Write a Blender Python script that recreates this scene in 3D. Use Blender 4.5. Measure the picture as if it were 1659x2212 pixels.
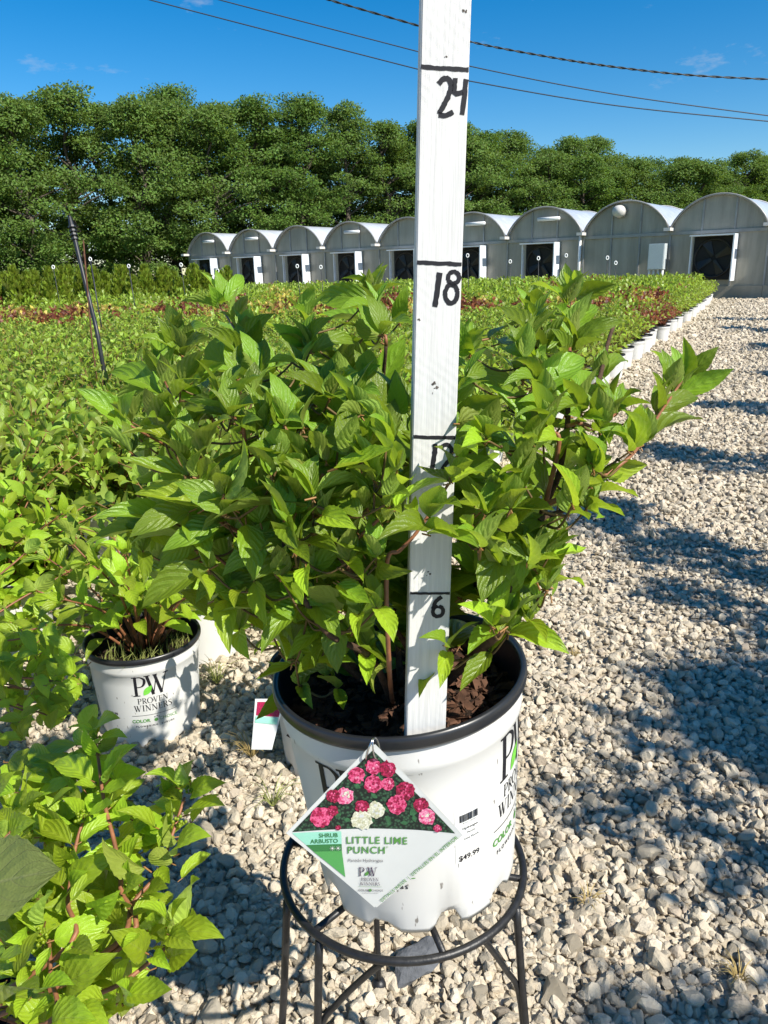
import bpy, bmesh, math, random
import numpy as np
from mathutils import Vector, Matrix

for o in list(bpy.data.objects): bpy.data.objects.remove(o)
sc = bpy.context.scene
COL = sc.collection
R_ = math.radians

# ------------------------------------------------------------------ camera, sky, sun
PITCH, ROLL, CAMH, FPX = R_(17.2), R_(1.5), 1.09, 1661.0     # pixels of a 1659 x 2212 picture
f_ = np.array([0, math.cos(PITCH), -math.sin(PITCH)])
u0 = np.array([0, math.sin(PITCH), math.cos(PITCH)])
r0 = np.array([1.0, 0, 0])
RT = math.cos(ROLL)*r0 - math.sin(ROLL)*u0
UP = math.sin(ROLL)*r0 + math.cos(ROLL)*u0
CAM = np.array([0, 0, CAMH])
cam = bpy.data.cameras.new('camera'); camo = bpy.data.objects.new('camera', cam); COL.objects.link(camo)
camo.matrix_world = Matrix(((RT[0], UP[0], -f_[0], 0), (RT[1], UP[1], -f_[1], 0), (RT[2], UP[2], -f_[2], CAMH), (0, 0, 0, 1)))
cam.sensor_fit = 'VERTICAL'; cam.sensor_height = 36.0; cam.lens = 36.0*FPX/2212.0
cam.clip_start = 0.02; cam.clip_end = 900
sc.camera = camo

SUN_EL, SUN_AZ = R_(44), R_(49)        # azimuth: from behind the camera towards the right
SUN = np.array([math.sin(SUN_AZ)*math.cos(SUN_EL), -math.cos(SUN_AZ)*math.cos(SUN_EL), math.sin(SUN_EL)])
w = bpy.data.worlds.new('World'); sc.world = w; w.use_nodes = True
nt = w.node_tree; nt.nodes.clear()
wo = nt.nodes.new('ShaderNodeOutputWorld'); bg = nt.nodes.new('ShaderNodeBackground')
sky = nt.nodes.new('ShaderNodeTexSky'); sky.sky_type = 'NISHITA'; sky.sun_disc = False
sky.sun_elevation = SUN_EL; sky.sun_rotation = math.atan2(SUN[0], SUN[1])
sky.altitude = 200; sky.air_density = 1.0; sky.dust_density = 0.25; sky.ozone_density = 3.0
hs = nt.nodes.new('ShaderNodeHueSaturation'); hs.inputs['Saturation'].default_value = 1.5
hs.inputs['Value'].default_value = 1.5
nt.links.new(sky.outputs[0], hs.inputs['Color'])
tc = nt.nodes.new('ShaderNodeTexCoord')
mp = nt.nodes.new('ShaderNodeMapping'); mp.inputs['Scale'].default_value = (5.0, 5.0, 14.0); mp.inputs['Rotation'].default_value = (0.15, 0.2, 0.4)
nz = nt.nodes.new('ShaderNodeTexNoise'); nz.inputs['Scale'].default_value = 1.1; nz.inputs['Detail'].default_value = 9; nz.inputs['Roughness'].default_value = 0.62
rp = nt.nodes.new('ShaderNodeValToRGB'); rp.color_ramp.elements[0].position = 0.618; rp.color_ramp.elements[1].position = 0.86
mx = nt.nodes.new('ShaderNodeMixRGB'); mx.inputs[2].default_value = (7.5, 7.6, 7.8, 1)
nt.links.new(tc.outputs['Generated'], mp.inputs[0]); nt.links.new(mp.outputs[0], nz.inputs['Vector'])
nt.links.new(nz.outputs[0], rp.inputs[0]); nt.links.new(rp.outputs[0], mx.inputs[0])
nt.links.new(hs.outputs[0], mx.inputs[1]); nt.links.new(mx.outputs[0], bg.inputs[0])
bg.inputs[1].default_value = 0.06
nt.links.new(bg.outputs[0], wo.inputs[0])

sl = bpy.data.lights.new('sun', 'SUN'); sl.energy = 5.0; sl.angle = R_(0.5); sl.color = (1.0, 0.945, 0.84)
so = bpy.data.objects.new('sun', sl); COL.objects.link(so)
so.rotation_euler = Vector(SUN).to_track_quat('Z', 'Y').to_euler(); so.location = (6, -6, 8)
vs = sc.view_settings; vs.view_transform = 'Standard'; vs.look = 'None'; vs.gamma = 1.0; vs.exposure = 0.65; vs.use_curve_mapping = False
sc.render.engine = 'CYCLES'
sc.render.resolution_x = 768; sc.render.resolution_y = 1024

# ------------------------------------------------------------------ helpers
def ray(x, y): return f_ + (x-829.5)/FPX*RT - (y-1106)/FPX*UP
def px(x, y, d): return CAM + d*ray(x, y)
def gr(x, y, z=0.0):
    v = ray(x, y); return CAM + v*((z-CAMH)/v[2])
def pj(P):
    d = np.asarray(P)-CAM; z = d@f_
    return 829.5+FPX*(d@RT)/z, 1106-FPX*(d@UP)/z, z
def nrm(v):
    v = np.asarray(v, float); return v/ (np.linalg.norm(v)+1e-12)

def link(name, mesh, parent=None):
    o = bpy.data.objects.new(name, mesh); COL.objects.link(o)
    if parent is not None: o.parent = parent
    return o
def tag(o, label, cat, group=None, kind=None):
    if label: o['label'] = label
    if cat: o['category'] = cat
    if group: o['group'] = group
    if kind: o['kind'] = kind
    return o
def thing(name, label, cat, loc=(0, 0, 0), group=None):
    o = bpy.data.objects.new(name, None); COL.objects.link(o); o.location = loc
    o.empty_display_size = 0.05
    return tag(o, label, cat, group)

def pymesh(name, V, F, mats, midx=None, smooth=False, uv=None):
    me = bpy.data.meshes.new(name)
    me.from_pydata([tuple(map(float, v)) for v in V], [], F); me.update()
    for m in (mats if isinstance(mats, (list, tuple)) else [mats]): me.materials.append(m)
    if midx is not None: me.polygons.foreach_set('material_index', midx)
    me.polygons.foreach_set('use_smooth', [bool(smooth)]*len(me.polygons))
    if uv is not None:
        l = me.uv_layers.new(name='UVMap'); li = np.empty(len(me.loops), int); me.loops.foreach_get('vertex_index', li)
        l.data.foreach_set('uv', np.asarray(uv, float)[li].ravel())
    return me

def npmesh(name, V, F, mats, uv=None, var=None, midx=None, smooth=False):
    k = F.shape[1]; me = bpy.data.meshes.new(name)
    me.vertices.add(len(V)); me.vertices.foreach_set('co', V.astype(np.float32).ravel())
    me.loops.add(F.size); me.loops.foreach_set('vertex_index', F.astype(np.int32).ravel())
    me.polygons.add(len(F)); me.polygons.foreach_set('loop_start', np.arange(0, F.size, k, dtype=np.int32))
    for m in (mats if isinstance(mats, (list, tuple)) else [mats]): me.materials.append(m)
    if midx is not None: me.polygons.foreach_set('material_index', midx.astype(np.int32))
    me.polygons.foreach_set('use_smooth', np.full(len(F), bool(smooth)))
    if uv is not None:
        l = me.uv_layers.new(name='UVMap'); l.data.foreach_set('uv', uv[F.ravel()].astype(np.float32).ravel())
    if var is not None:
        a = me.attributes.new('var', 'FLOAT', 'POINT'); a.data.foreach_set('value', var.astype(np.float32))
    me.update(calc_edges=True)
    return me

def merge(name, temps, tid, Ms, mats, var=None, smooth=False):
    """many copies of small templates (V, F, UV, matidx) as one mesh"""
    Vs, Fs, Us, As, Mi = [], [], [], [], []; off = 0
    tid = np.asarray(tid); Ms = np.asarray(Ms)
    var = np.zeros(len(Ms)) if var is None else np.asarray(var)
    for t, T in enumerate(temps):
        idx = np.where(tid == t)[0]
        if len(idx) == 0: continue
        V, F, U, mi = T; M = Ms[idx]; n = len(V)
        W = np.einsum('kij,nj->kni', M[:, :3, :3], V) + M[:, None, :3, 3]
        Vs.append(W.reshape(-1, 3))
        Fs.append((F[None]+(np.arange(len(idx))*n)[:, None, None]).reshape(-1, F.shape[1])+off)
        if U is not None: Us.append(np.tile(U, (len(idx), 1)))
        As.append(np.repeat(var[idx], n)); Mi.append(np.tile(mi, len(idx)))
        off += n*len(idx)
    return npmesh(name, np.concatenate(Vs), np.concatenate(Fs), mats, np.concatenate(Us) if Us else None,
                  np.concatenate(As), np.concatenate(Mi), smooth)

def frame(d, n, L, pos):
    X = nrm(d); Y = nrm(np.cross(n, X)); Z = np.cross(X, Y)
    M = np.eye(4); M[:3, 0] = X*L; M[:3, 1] = Y*L; M[:3, 2] = Z*L; M[:3, 3] = pos
    return M

def catmull(P, per=6):
    P = [np.asarray(p, float) for p in P]
    if len(P) < 3: return np.array([P[0]+(P[-1]-P[0])*t for t in np.linspace(0, 1, per+1)])
    Q = [2*P[0]-P[1]]+P+[2*P[-1]-P[-2]]; out = []
    for i in range(1, len(Q)-2):
        for t in np.linspace(0, 1, per, endpoint=False):
            a, b, c, d = Q[i-1], Q[i], Q[i+1], Q[i+2]
            out.append(.5*((2*b)+(-a+c)*t+(2*a-5*b+4*c-d)*t*t+(-a+3*b-3*c+d)*t**3))
    out.append(P[-1]); return np.array(out)

def tube_vf(P, rad, sides=8, cap=True, closed=False):
    P = np.asarray(P, float); n = len(P); rad = np.full(n, rad) if np.isscalar(rad) else np.asarray(rad)
    T = np.gradient(P, axis=0) if not closed else np.roll(P, -1, 0)-np.roll(P, 1, 0)
    V, F = [], []; a = None
    for i in range(n):
        t = nrm(T[i])
        if a is None: a = np.cross(t, [0, 0, 1]) if abs(t[2]) < .9 else np.cross(t, [1, 0, 0])
        a = nrm(a-t*(a@t)); b = np.cross(t, a)
        for s in range(sides):
            th = 2*math.pi*s/sides; V.append(P[i]+rad[i]*(math.cos(th)*a+math.sin(th)*b))
    rng_ = n if closed else n-1
    for i in range(rng_):
        for s in range(sides):
            j = (i+1) % n; F.append((i*sides+s, i*sides+(s+1) % sides, j*sides+(s+1) % sides, j*sides+s))
    if cap and not closed:
        F.append(tuple(reversed(range(sides)))); F.append(tuple(range((n-1)*sides, n*sides)))
    return V, F
class MB:
    def __init__(s): s.V, s.F, s.M = [], [], []
    def add(s, V, F, m=0):
        o = len(s.V); s.V += [np.asarray(v, float) for v in V]; s.F += [tuple(i+o for i in f) for f in F]; s.M += [m]*len(F); return s
    def tube(s, P, r, sides=8, m=0, closed=False): return s.add(*tube_vf(P, r, sides, closed=closed), m)
    def box(s, c, h, ax=None, m=0):
        ax = np.eye(3) if ax is None else np.asarray(ax); V = []
        for i in (-1, 1):
            for j in (-1, 1):
                for k in (-1, 1): V.append(np.asarray(c)+i*h[0]*ax[0]+j*h[1]*ax[1]+k*h[2]*ax[2])
        return s.add(V, [(0, 1, 3, 2), (4, 6, 7, 5), (0, 4, 5, 1), (2, 3, 7, 6), (0, 2, 6, 4), (1, 5, 7, 3)], m)
    def sphere(s, c, r, seg=12, rings=8, m=0):
        V, F = [], []
        for i in range(rings+1):
            ph = math.pi*i/rings
            for j in range(seg):
                th = 2*math.pi*j/seg; V.append(np.asarray(c)+r*np.array([math.sin(ph)*math.cos(th), math.sin(ph)*math.sin(th), math.cos(ph)]))
        for i in range(rings):
            for j in range(seg): F.append((i*seg+j, (i+1)*seg+j, (i+1)*seg+(j+1) % seg, i*seg+(j+1) % seg))
        return s.add(V, F, m)
    def build(s, name, mats, parent=None, smooth=False, off=(0, 0, 0)):
        V = [v-np.asarray(off) for v in s.V]
        return link(name, pymesh(name, V, s.F, mats, s.M, smooth), parent)

# ------------------------------------------------------------------ materials
def newmat(name):
    m = bpy.data.materials.new(name); m.use_nodes = True; n = m.node_tree; n.nodes.clear()
    o = n.nodes.new('ShaderNodeOutputMaterial'); return m, n, o
class G:
    """tiny node graph helper"""
    def __init__(s, n): s.n = n
    def put(s, sock, v):
        if hasattr(v, 'links') or isinstance(v, bpy.types.NodeSocket): s.n.links.new(v, sock)
        else: sock.default_value = v
    def math(s, op, a, b=0.0, c=None, clamp=False):
        k = s.n.nodes.new('ShaderNodeMath'); k.operation = op; k.use_clamp = clamp
        s.put(k.inputs[0], a); s.put(k.inputs[1], b)
        if c is not None: s.put(k.inputs[2], c)
        return k.outputs[0]
    def mix(s, f, a, b):
        k = s.n.nodes.new('ShaderNodeMixRGB'); s.put(k.inputs[0], f)
        for i, v in ((1, a), (2, b)): s.put(k.inputs[i], v if not isinstance(v, tuple) else (*v[:3], 1))
        return k.outputs[0]
    def noise(s, scale, detail=4, rough=.55, vec=None):
        k = s.n.nodes.new('ShaderNodeTexNoise'); k.inputs['Scale'].default_value = scale; k.inputs['Detail'].default_value = detail; k.inputs['Roughness'].default_value = rough
        if vec is not None: s.n.links.new(vec, k.inputs['Vector'])
        return k.outputs[0]
    def voro(s, scale, vec=None, out='Distance', feature='F1'):
        k = s.n.nodes.new('ShaderNodeTexVoronoi'); k.feature = feature; k.inputs['Scale'].default_value = scale
        if vec is not None: s.n.links.new(vec, k.inputs['Vector'])
        return k.outputs[out]
    def ramp(s, f, a, b, ca=(0, 0, 0), cb=(1, 1, 1)):
        k = s.n.nodes.new('ShaderNodeValToRGB'); e = k.color_ramp.elements
        e[0].position = a; e[1].position = b; e[0].color = (*ca, 1); e[1].color = (*cb, 1); s.n.links.new(f, k.inputs[0]); return k.outputs[0]
    def coord(s, which='Object', scale=None):
        k = s.n.nodes.new('ShaderNodeTexCoord'); v = k.outputs[which]
        if scale:
            m = s.n.nodes.new('ShaderNodeMapping'); m.inputs['Scale'].default_value = scale; s.n.links.new(v, m.inputs[0]); v = m.outputs[0]
        return v
    def bump(s, h, strength=.5, dist=.01):
        k = s.n.nodes.new('ShaderNodeBump'); k.inputs['Strength'].default_value = strength; k.inputs['Distance'].default_value = dist
        s.n.links.new(h, k.inputs['Height']); return k.outputs[0]
    def pbr(s, col, rough=.5, spec=.5, metal=0.0, normal=None):
        k = s.n.nodes.new('ShaderNodeBsdfPrincipled'); s.put(k.inputs['Base Color'], (*col[:3], 1) if isinstance(col, tuple) else col)
        s.put(k.inputs['Roughness'], rough); k.inputs['Specular IOR Level'].default_value = spec; k.inputs['Metallic'].default_value = metal
        if normal is not None: s.n.links.new(normal, k.inputs['Normal'])
        return k.outputs[0]

def mat_simple(name, col, rough=.5, spec=.5, metal=0.0, var=.12, nscale=20, bump=0.0, bdist=.002):
    m, n, o = newmat(name); g = G(n); c = g.coord()
    nz_ = g.noise(nscale, 5, .6, c)
    dark = tuple(x*(1-var) for x in col); lite = tuple(min(1, x*(1+var)) for x in col)
    cc = g.mix(g.ramp(nz_, .3, .7), dark, lite)
    nb = g.bump(g.noise(nscale*3, 4, .6, c), bump, bdist) if bump else None
    n.links.new(g.pbr(cc, rough, spec, metal, nb), o.inputs[0]); return m

def mat_leaf(name, top, under, trans, vein, dark=.68, rough=.36, tf=.38, nveins=5.5, bumps=.5, gloss=.5):
    m, n, o = newmat(name); g = G(n)
    uvn = n.nodes.new('ShaderNodeTexCoord'); sp = n.nodes.new('ShaderNodeSeparateXYZ'); n.links.new(uvn.outputs['UV'], sp.inputs[0])
    u, v = sp.outputs[0], sp.outputs[1]
    av = g.math('ABSOLUTE', g.math('SUBTRACT', g.math('MULTIPLY', v, 2.0), 1.0))
    s = g.math('SUBTRACT', g.math('MULTIPLY', u, nveins), g.math('MULTIPLY', g.math('POWER', av, 1.15), 2.5))
    tri = g.math('ABSOLUTE', g.math('SUBTRACT', g.math('FRACT', s), .5))      # 0 centre .. .5 at the vein
    vl = g.math('MULTIPLY', g.math('SUBTRACT', tri, .44, clamp=True), 16.0, clamp=True)
    mid = g.math('SUBTRACT', 1.0, g.math('MULTIPLY', av, 18.0, clamp=True), clamp=True)
    veins = g.math('MAXIMUM', g.math('MULTIPLY', vl, .75), mid)
    at = n.nodes.new('ShaderNodeAttribute'); at.attribute_name = 'var'
    oi = n.nodes.new('ShaderNodeObjectInfo')
    rnd = g.math('FRACT', g.math('ADD', at.outputs['Fac'], oi.outputs['Random']))
    nzv = g.noise(26, 3, .5, uvn.outputs['UV'])
    k = g.math('ADD', dark, g.math('MULTIPLY', rnd, 2*(1-dark)))
    hsv = n.nodes.new('ShaderNodeHueSaturation')
    base = g.mix(g.math('MULTIPLY', veins, .55), g.mix(g.math('MULTIPLY', nzv, .35), top, tuple(x*.78 for x in top)), vein)
    geo = n.nodes.new('ShaderNodeNewGeometry')
    base = g.mix(geo.outputs['Backfacing'], base, g.mix(g.math('MULTIPLY', veins, .6), under, vein))
    n.links.new(base, hsv.inputs['Color']); n.links.new(k, hsv.inputs['Value'])
    n.links.new(g.math('ADD', .485, g.math('MULTIPLY', rnd, .03)), hsv.inputs['Hue'])
    hgt = g.math('SUBTRACT', g.math('ADD', g.math('SINE', g.math('MULTIPLY', g.math('ADD', tri, 0.0), -3.14)), g.math('MULTIPLY', g.voro(38, uvn.outputs['UV']), .5)), g.math('MULTIPLY', veins, .8))
    nb = g.bump(hgt, bumps, .0016)
    p = g.pbr(hsv.outputs[0], rough, gloss, 0, nb)
    tr = n.nodes.new('ShaderNodeBsdfTranslucent'); h2 = n.nodes.new('ShaderNodeHueSaturation')
    n.links.new(g.mix(g.math('MULTIPLY', veins, .5), trans, tuple(x*.6 for x in trans)), h2.inputs['Color']); n.links.new(k, h2.inputs['Value'])
    n.links.new(h2.outputs[0], tr.inputs[0])
    ms = n.nodes.new('ShaderNodeMixShader'); ms.inputs[0].default_value = tf
    n.links.new(p, ms.inputs[1]); n.links.new(tr.outputs[0], ms.inputs[2]); n.links.new(ms.outputs[0], o.inputs[0])
    return m

M = {}
M['leaf'] = mat_leaf('hydrangea_leaf', (.165, .275, .018), (.25, .34, .06), (.48, .66, .03), (.29, .39, .06), tf=.28)
M['leaf_fresh'] = mat_leaf('fresh_hydrangea_leaf', (.30, .44, .024), (.33, .43, .07), (.58, .75, .04), (.40, .50, .08), tf=.32)
M['leaf_field'] = mat_leaf('field_leaf', (.25, .35, .035), (.27, .36, .07), (.50, .64, .05), (.36, .44, .09), tf=.34, dark=.55, bumps=.4)
M['leaf_yellow'] = mat_leaf('yellowing_leaf', (.36, .38, .03), (.38, .40, .08), (.6, .6, .05), (.42, .42, .1))
M['leaf_grey'] = mat_leaf('dull_large_leaf', (.16, .19, .06), (.20, .22, .09), (.2, .27, .05), (.24, .25, .12), nveins=4, bumps=.7, gloss=.3)
M['leaf_red'] = mat_leaf('red_leaf', (.20, .06, .03), (.22, .09, .04), (.42, .13, .05), (.2, .10, .05), dark=.5)
M['leaf_gold'] = mat_leaf('gold_leaf', (.50, .40, .08), (.45, .38, .1), (.65, .5, .08), (.4, .3, .1), dark=.6)
M['tree_leaf'] = mat_leaf('tree_leaf', (.10, .175, .03), (.11, .17, .045), (.22, .34, .035), (.07, .12, .02), dark=.62, tf=.32, bumps=0.0, rough=.55, gloss=.25)
M['tree_leaf_b'] = mat_leaf('tree_leaf_pale', (.115, .19, .036), (.12, .18, .05), (.25, .36, .04), (.07, .12, .02), dark=.62, tf=.32, bumps=0.0, rough=.55, gloss=.25)
M['cedar'] = mat_leaf('arborvitae_leaf', (.19, .25, .025), (.19, .25, .04), (.35, .45, .04), (.12, .18, .03), dark=.55, bumps=0)
M['stem_red'] = mat_simple('young_red_stem', (.23, .095, .045), .5, .4, 0, .35, 60)
M['twig'] = mat_simple('green_brown_twig', (.13, .085, .03), .6, .3, 0, .4, 50)
M['petiole'] = mat_simple('petiole', (.24, .12, .04), .5, .4, 0, .5, 6)
M['stem_green'] = mat_simple('field_stem', (.17, .10, .035), .6, .3, 0, .4, 40)
M['wood'] = mat_simple('brown_woody_stem', (.075, .045, .028), .85, .2, 0, .5, 120, .8, .002)
M['bark'] = mat_simple('grey_bark', (.085, .07, .055), .9, .2, 0, .4, 6, .6, .02)
M['soil'] = mat_simple('dark_potting_soil', (.035, .022, .015), .95, .2, 0, .6, 90, 1.0, .01)
M['chip'] = mat_simple('bark_chip', (.085, .042, .025), .85, .25, 0, .6, 40, .8, .002)
M['black'] = mat_simple('black_plastic', (.016, .017, .02), .33, .5, 0, .2, 30)
M['iron'] = mat_simple('black_painted_iron', (.017, .017, .018), .42, .5, .15, .4, 90, .35, .001)
M['ink'] = mat_simple('black_ink', (.012, .012, .016), .55, .3, 0, .1)
M['ink_purple'] = mat_simple('purple_black_ink', (.05, .03, .075), .5, .3, 0, .1)
M['ink_grey'] = mat_simple('grey_ink', (.13, .13, .15), .5, .3, 0, .1)
M['ink_green'] = mat_simple('green_ink', (.09, .27, .06), .5, .3, 0, .1)
M['ink_lime'] = mat_simple('lime_leaf_ink', (.16, .50, .06), .5, .3, 0, .25, 60)
M['ink_mint'] = mat_simple('mint_ink', (.30, .66, .52), .45, .4, 0, .04)
M['ink_deep'] = mat_simple('deep_green_ink', (.035, .19, .055), .45, .4, 0, .05)
M['ink_mid'] = mat_simple('mid_green_ink', (.08, .34, .09), .45, .4, 0, .05)
M['paper'] = mat_simple('coated_paper', (.64, .66, .65), .4, .4, 0, .03)
M['sticker'] = mat_simple('price_sticker_paper', (.70, .69, .66), .5, .3, 0, .04)
M['sticker2'] = mat_simple('label_film', (.78, .80, .80), .4, .4, 0, .03)
M['steel'] = mat_simple('shiny_wire', (.55, .55, .56), .25, .5, 1.0, .1)
M['green_metal'] = mat_simple('white_hood_metal', (.72, .76, .80), .4, .4, 0, .08, 3)
M['fan_dark'] = mat_simple('fan_shutter_black', (.012, .012, .013), .6, .3, 0, .4, 2)
M['frame_grey'] = mat_simple('galvanised_frame', (.30, .30, .29), .5, .4, .3, .2, 2)
M['gutter'] = mat_simple('pale_gutter', (.62, .60, .57), .5, .4, 0, .15, 2)
M['pvc'] = mat_simple('white_pvc', (.78, .79, .80), .4, .4, 0, .05)
M['cabinet'] = mat_simple('pale_grey_cabinet', (.52, .57, .59), .45, .4, .1, .05)
M['rubber'] = mat_simple('black_hose', (.02, .022, .026), .45, .4, 0, .3)
M['rust'] = mat_simple('rusty_rod', (.12, .055, .03), .8, .3, .2, .4, 60)
M['cable'] = mat_simple('dark_cable', (.03, .035, .035), .5, .4, 0, .3)
M['cable_thin'] = mat_simple('thin_dark_cable', (.035, .05, .075), .5, .4, 0, .1)
M['slate'] = mat_simple('dark_slate_rock', (.10, .105, .115), .8, .3, 0, .25, 40, .9, .004)
M['straw'] = mat_simple('dry_straw', (.36, .27, .11), .8, .2, 0, .4, 30)
M['weed'] = mat_simple('pale_weed', (.25, .28, .08), .7, .2, 0, .4, 30)
M['knot'] = mat_simple('knot_dark', (.10, .085, .075), .8, .2, 0, .5, 200)
M['raw'] = mat_simple('raw_wood_edge', (.36, .20, .10), .8, .2, 0, .3, 50, .5, .001)

def mat_white_pot(name='white_pot_plastic'):
    m, n, o = newmat(name); g = G(n); c = g.coord()
    # fine scuffs and specks of dirt with shapes of their own
    s1 = g.math('MULTIPLY', g.ramp(g.noise(120, 2, .5, g.coord('Object', (1, 1, .35))), .70, .735), .8)
    s2 = g.ramp(g.noise(9, 5, .7, c), .55, .8)
    z = n.nodes.new('ShaderNodeSeparateXYZ'); n.links.new(c, z.inputs[0])
    base = g.mix(g.math('MULTIPLY', s2, .25), (.63, .63, .615), (.52, .51, .475))
    base = g.mix(s1, base, (.14, .12, .10))
    n.links.new(g.pbr(base, .38, .45, 0, g.bump(g.noise(14, 2, .5, c), .12, .002)), o.inputs[0]); return m
M['pot'] = mat_white_pot()

def mat_stake():
    m, n, o = newmat('white_painted_rough_board'); g = G(n)
    c = g.coord('Object', (1, 1, .035)); grain = g.noise(420, 4, .6, c)
    d = g.coord('Object', (1, 1, 1)); mpn = n.nodes.new('ShaderNodeMapping'); mpn.inputs['Rotation'].default_value = (0, R_(52), 0); n.links.new(d, mpn.inputs[0])
    wv = n.nodes.new('ShaderNodeTexWave'); wv.inputs['Scale'].default_value = 42; wv.inputs['Distortion'].default_value = 2.5; wv.inputs['Detail'].default_value = 2; n.links.new(mpn.outputs[0], wv.inputs['Vector'])
    msk = g.ramp(g.noise(14, 2, .5, d), .45, .65)
    saw = g.math('MULTIPLY', wv.outputs['Fac'], msk)
    h = g.math('ADD', grain, g.math('MULTIPLY', saw, .28))
    knots = g.ramp(g.noise(60, 3, .6, g.coord('Object', (1, 1, .6))), .755, .78)
    col = g.mix(g.math('MULTIPLY', g.ramp(grain, .35, .65), .6), (.62, .62, .61), (.48, .48, .475))
    col = g.mix(g.math('MULTIPLY', knots, .7), col, (.16, .13, .11))
    n.links.new(g.pbr(col, .62, .3, 0, g.bump(h, .5, .0009)), o.inputs[0]); return m
M['stake'] = mat_stake()

def mat_stone(name, a, b, sc_=22, bd=.006):
    m, n, o = newmat(name); g = G(n); c = g.coord('Object')
    at = n.nodes.new('ShaderNodeAttribute'); at.attribute_name = 'var'; oi = n.nodes.new('ShaderNodeObjectInfo')
    rnd = g.math('FRACT', g.math('ADD', at.outputs['Fac'], oi.outputs['Random']))
    col = g.mix(rnd, a, b)
    warm = g.ramp(g.noise(sc_*.7, 4, .6, c), .45, .75)
    col = g.mix(g.math('MULTIPLY', warm, .4), col, (.50, .40, .27))
    rust = g.math('MULTIPLY', g.math('GREATER_THAN', rnd, .93), .45)
    col = g.mix(rust, col, (.24, .17, .12))
    grn = g.noise(sc_*9, 5, .7, c)
    col = g.mix(g.math('MULTIPLY', g.ramp(grn, .5, .75), .35), col, (.30, .25, .19))
    n.links.new(g.pbr(col, .9, .2, 0, g.bump(g.noise(sc_*4, 6, .7, c), .8, bd)), o.inputs[0]); return m
M['stone'] = mat_stone('limestone_chips', (.39, .335, .25), (.65, .575, .455))

def mat_ground():
    m, n, o = newmat('gravel_sheet'); g = G(n); c = g.coord('Object')
    v1 = g.voro(46, c); v2 = g.voro(46, c, 'Color'); v3 = g.voro(120, c)
    sp = n.nodes.new('ShaderNodeSeparateColor'); n.links.new(v2, sp.inputs[0])
    col = g.mix(sp.outputs[0], (.37, .32, .24), (.56, .50, .40))
    col = g.mix(g.math('MULTIPLY', g.ramp(v1, .4, .8), .5), col, (.20, .16, .11))
    big = g.ramp(g.noise(.9, 5, .6, c), .5, .75)
    col = g.mix(g.math('MULTIPLY', big, .35), col, (.36, .29, .20))
    h = g.math('ADD', g.math('MULTIPLY', v1, -1.0), g.math('MULTIPLY', v3, -.4))
    n.links.new(g.pbr(col, .92, .15, 0, g.bump(h, 1.0, .012)), o.inputs[0]); return m
M['ground'] = mat_ground()

def mat_film(name, a, b, rough, streak, tr=.0):
    m, n, o = newmat(name); g = G(n)
    st = g.noise(1.2, 5, .65, g.coord('Object', (3.2, 3.2, .45)))
    bl = g.noise(.5, 3, .6, g.coord('Object'))
    col = g.mix(g.ramp(st, .3, .72), a, b)
    col = g.mix(g.math('MULTIPLY', g.ramp(bl, .5, .7), streak), col, tuple(x*.6 for x in a))
    p = g.pbr(col, rough, .5, 0, g.bump(g.noise(1.5, 3, .5, g.coord('Object', (1, 1, .4))), .25, .05))
    n.links.new(p, o.inputs[0]); return m
M['film_end'] = mat_film('hazy_end_wall_film', (.24, .228, .188), (.36, .34, .285), .30, .35)
M['film_roof'] = mat_film('white_roof_film', (.40, .43, .48), (.54, .56, .60), .25, .3)
M['knee'] = mat_film('tan_base_board', (.28, .26, .20), (.36, .33, .26), .7, .4)

# ------------------------------------------------------------------ ground
rng = np.random.default_rng(7); random.seed(7)
def grid_sheet(size, n):
    xs = np.sign(np.linspace(-1, 1, n))*np.abs(np.linspace(-1, 1, n))**2.2*size
    V = [(x, y+4, 0) for y in xs for x in xs]
    F = [(j*n+i, j*n+i+1, (j+1)*n+i+1, (j+1)*n+i) for j in range(n-1) for i in range(n-1)]
    return V, F
V, F = grid_sheet(260, 41)
ground = link('gravel_ground', pymesh('gravel_ground', V, F, M['ground']))
ground['kind'] = 'structure'

def ico(sub):
    bm = bmesh.new(); bmesh.ops.create_icosphere(bm, subdivisions=sub, radius=1.0)
    bm.verts.ensure_lookup_table(); V = np.array([v.co[:] for v in bm.verts]); F = np.array([[v.index for v in f.verts] for f in bm.faces]); bm.free(); return V, F
def stone_template(rg, sub, cuts=9):
    V, F = ico(sub); V = V.copy()
    for _ in range(cuts):
        n_ = nrm(rg.normal(size=3)); d_ = rg.uniform(.45, .78); k = V@n_
        V -= np.outer(np.clip(k-d_, 0, None), n_)
    V *= np.array([1.0, rg.uniform(.68, .95), rg.uniform(.5, .8)])
    V += rg.normal(size=V.shape)*(.03 if sub < 3 else .018)
    V += .05*np.sin(V[:, [1, 2, 0]]*5.3+rg.uniform(0, 6, 3))
    return (V, F, None, np.zeros(len(F), int))
ST_HI = [stone_template(rng, 3, 12) for _ in range(10)]
ST_LO = [stone_template(rng, 1, 6) for _ in range(8)]+[stone_template(rng, 2, 10) for _ in range(8)]
def rotm(rg, tilt=.6):
    a, b, c = rg.uniform(0, 2*math.pi), rg.normal()*tilt, rg.normal()*tilt
    return np.array(Matrix.Rotation(a, 3, 'Z') @ Matrix.Rotation(b, 3, 'X') @ Matrix.Rotation(c, 3, 'Y'))
def stone_M(rg, x, y, r, zf):
    m = np.eye(4); m[:3, :3] = rotm(rg)*r; m[:3, 3] = (x, y, r*zf); return m
def in_view(x, y, z=0, mx=60, my=60):
    a, b, d = pj((x, y, z)); return d > .1 and -mx < a < 1659+mx and -my < b < 2212+my
POTC = np.array([.019, .737])
FEET = []
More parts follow.
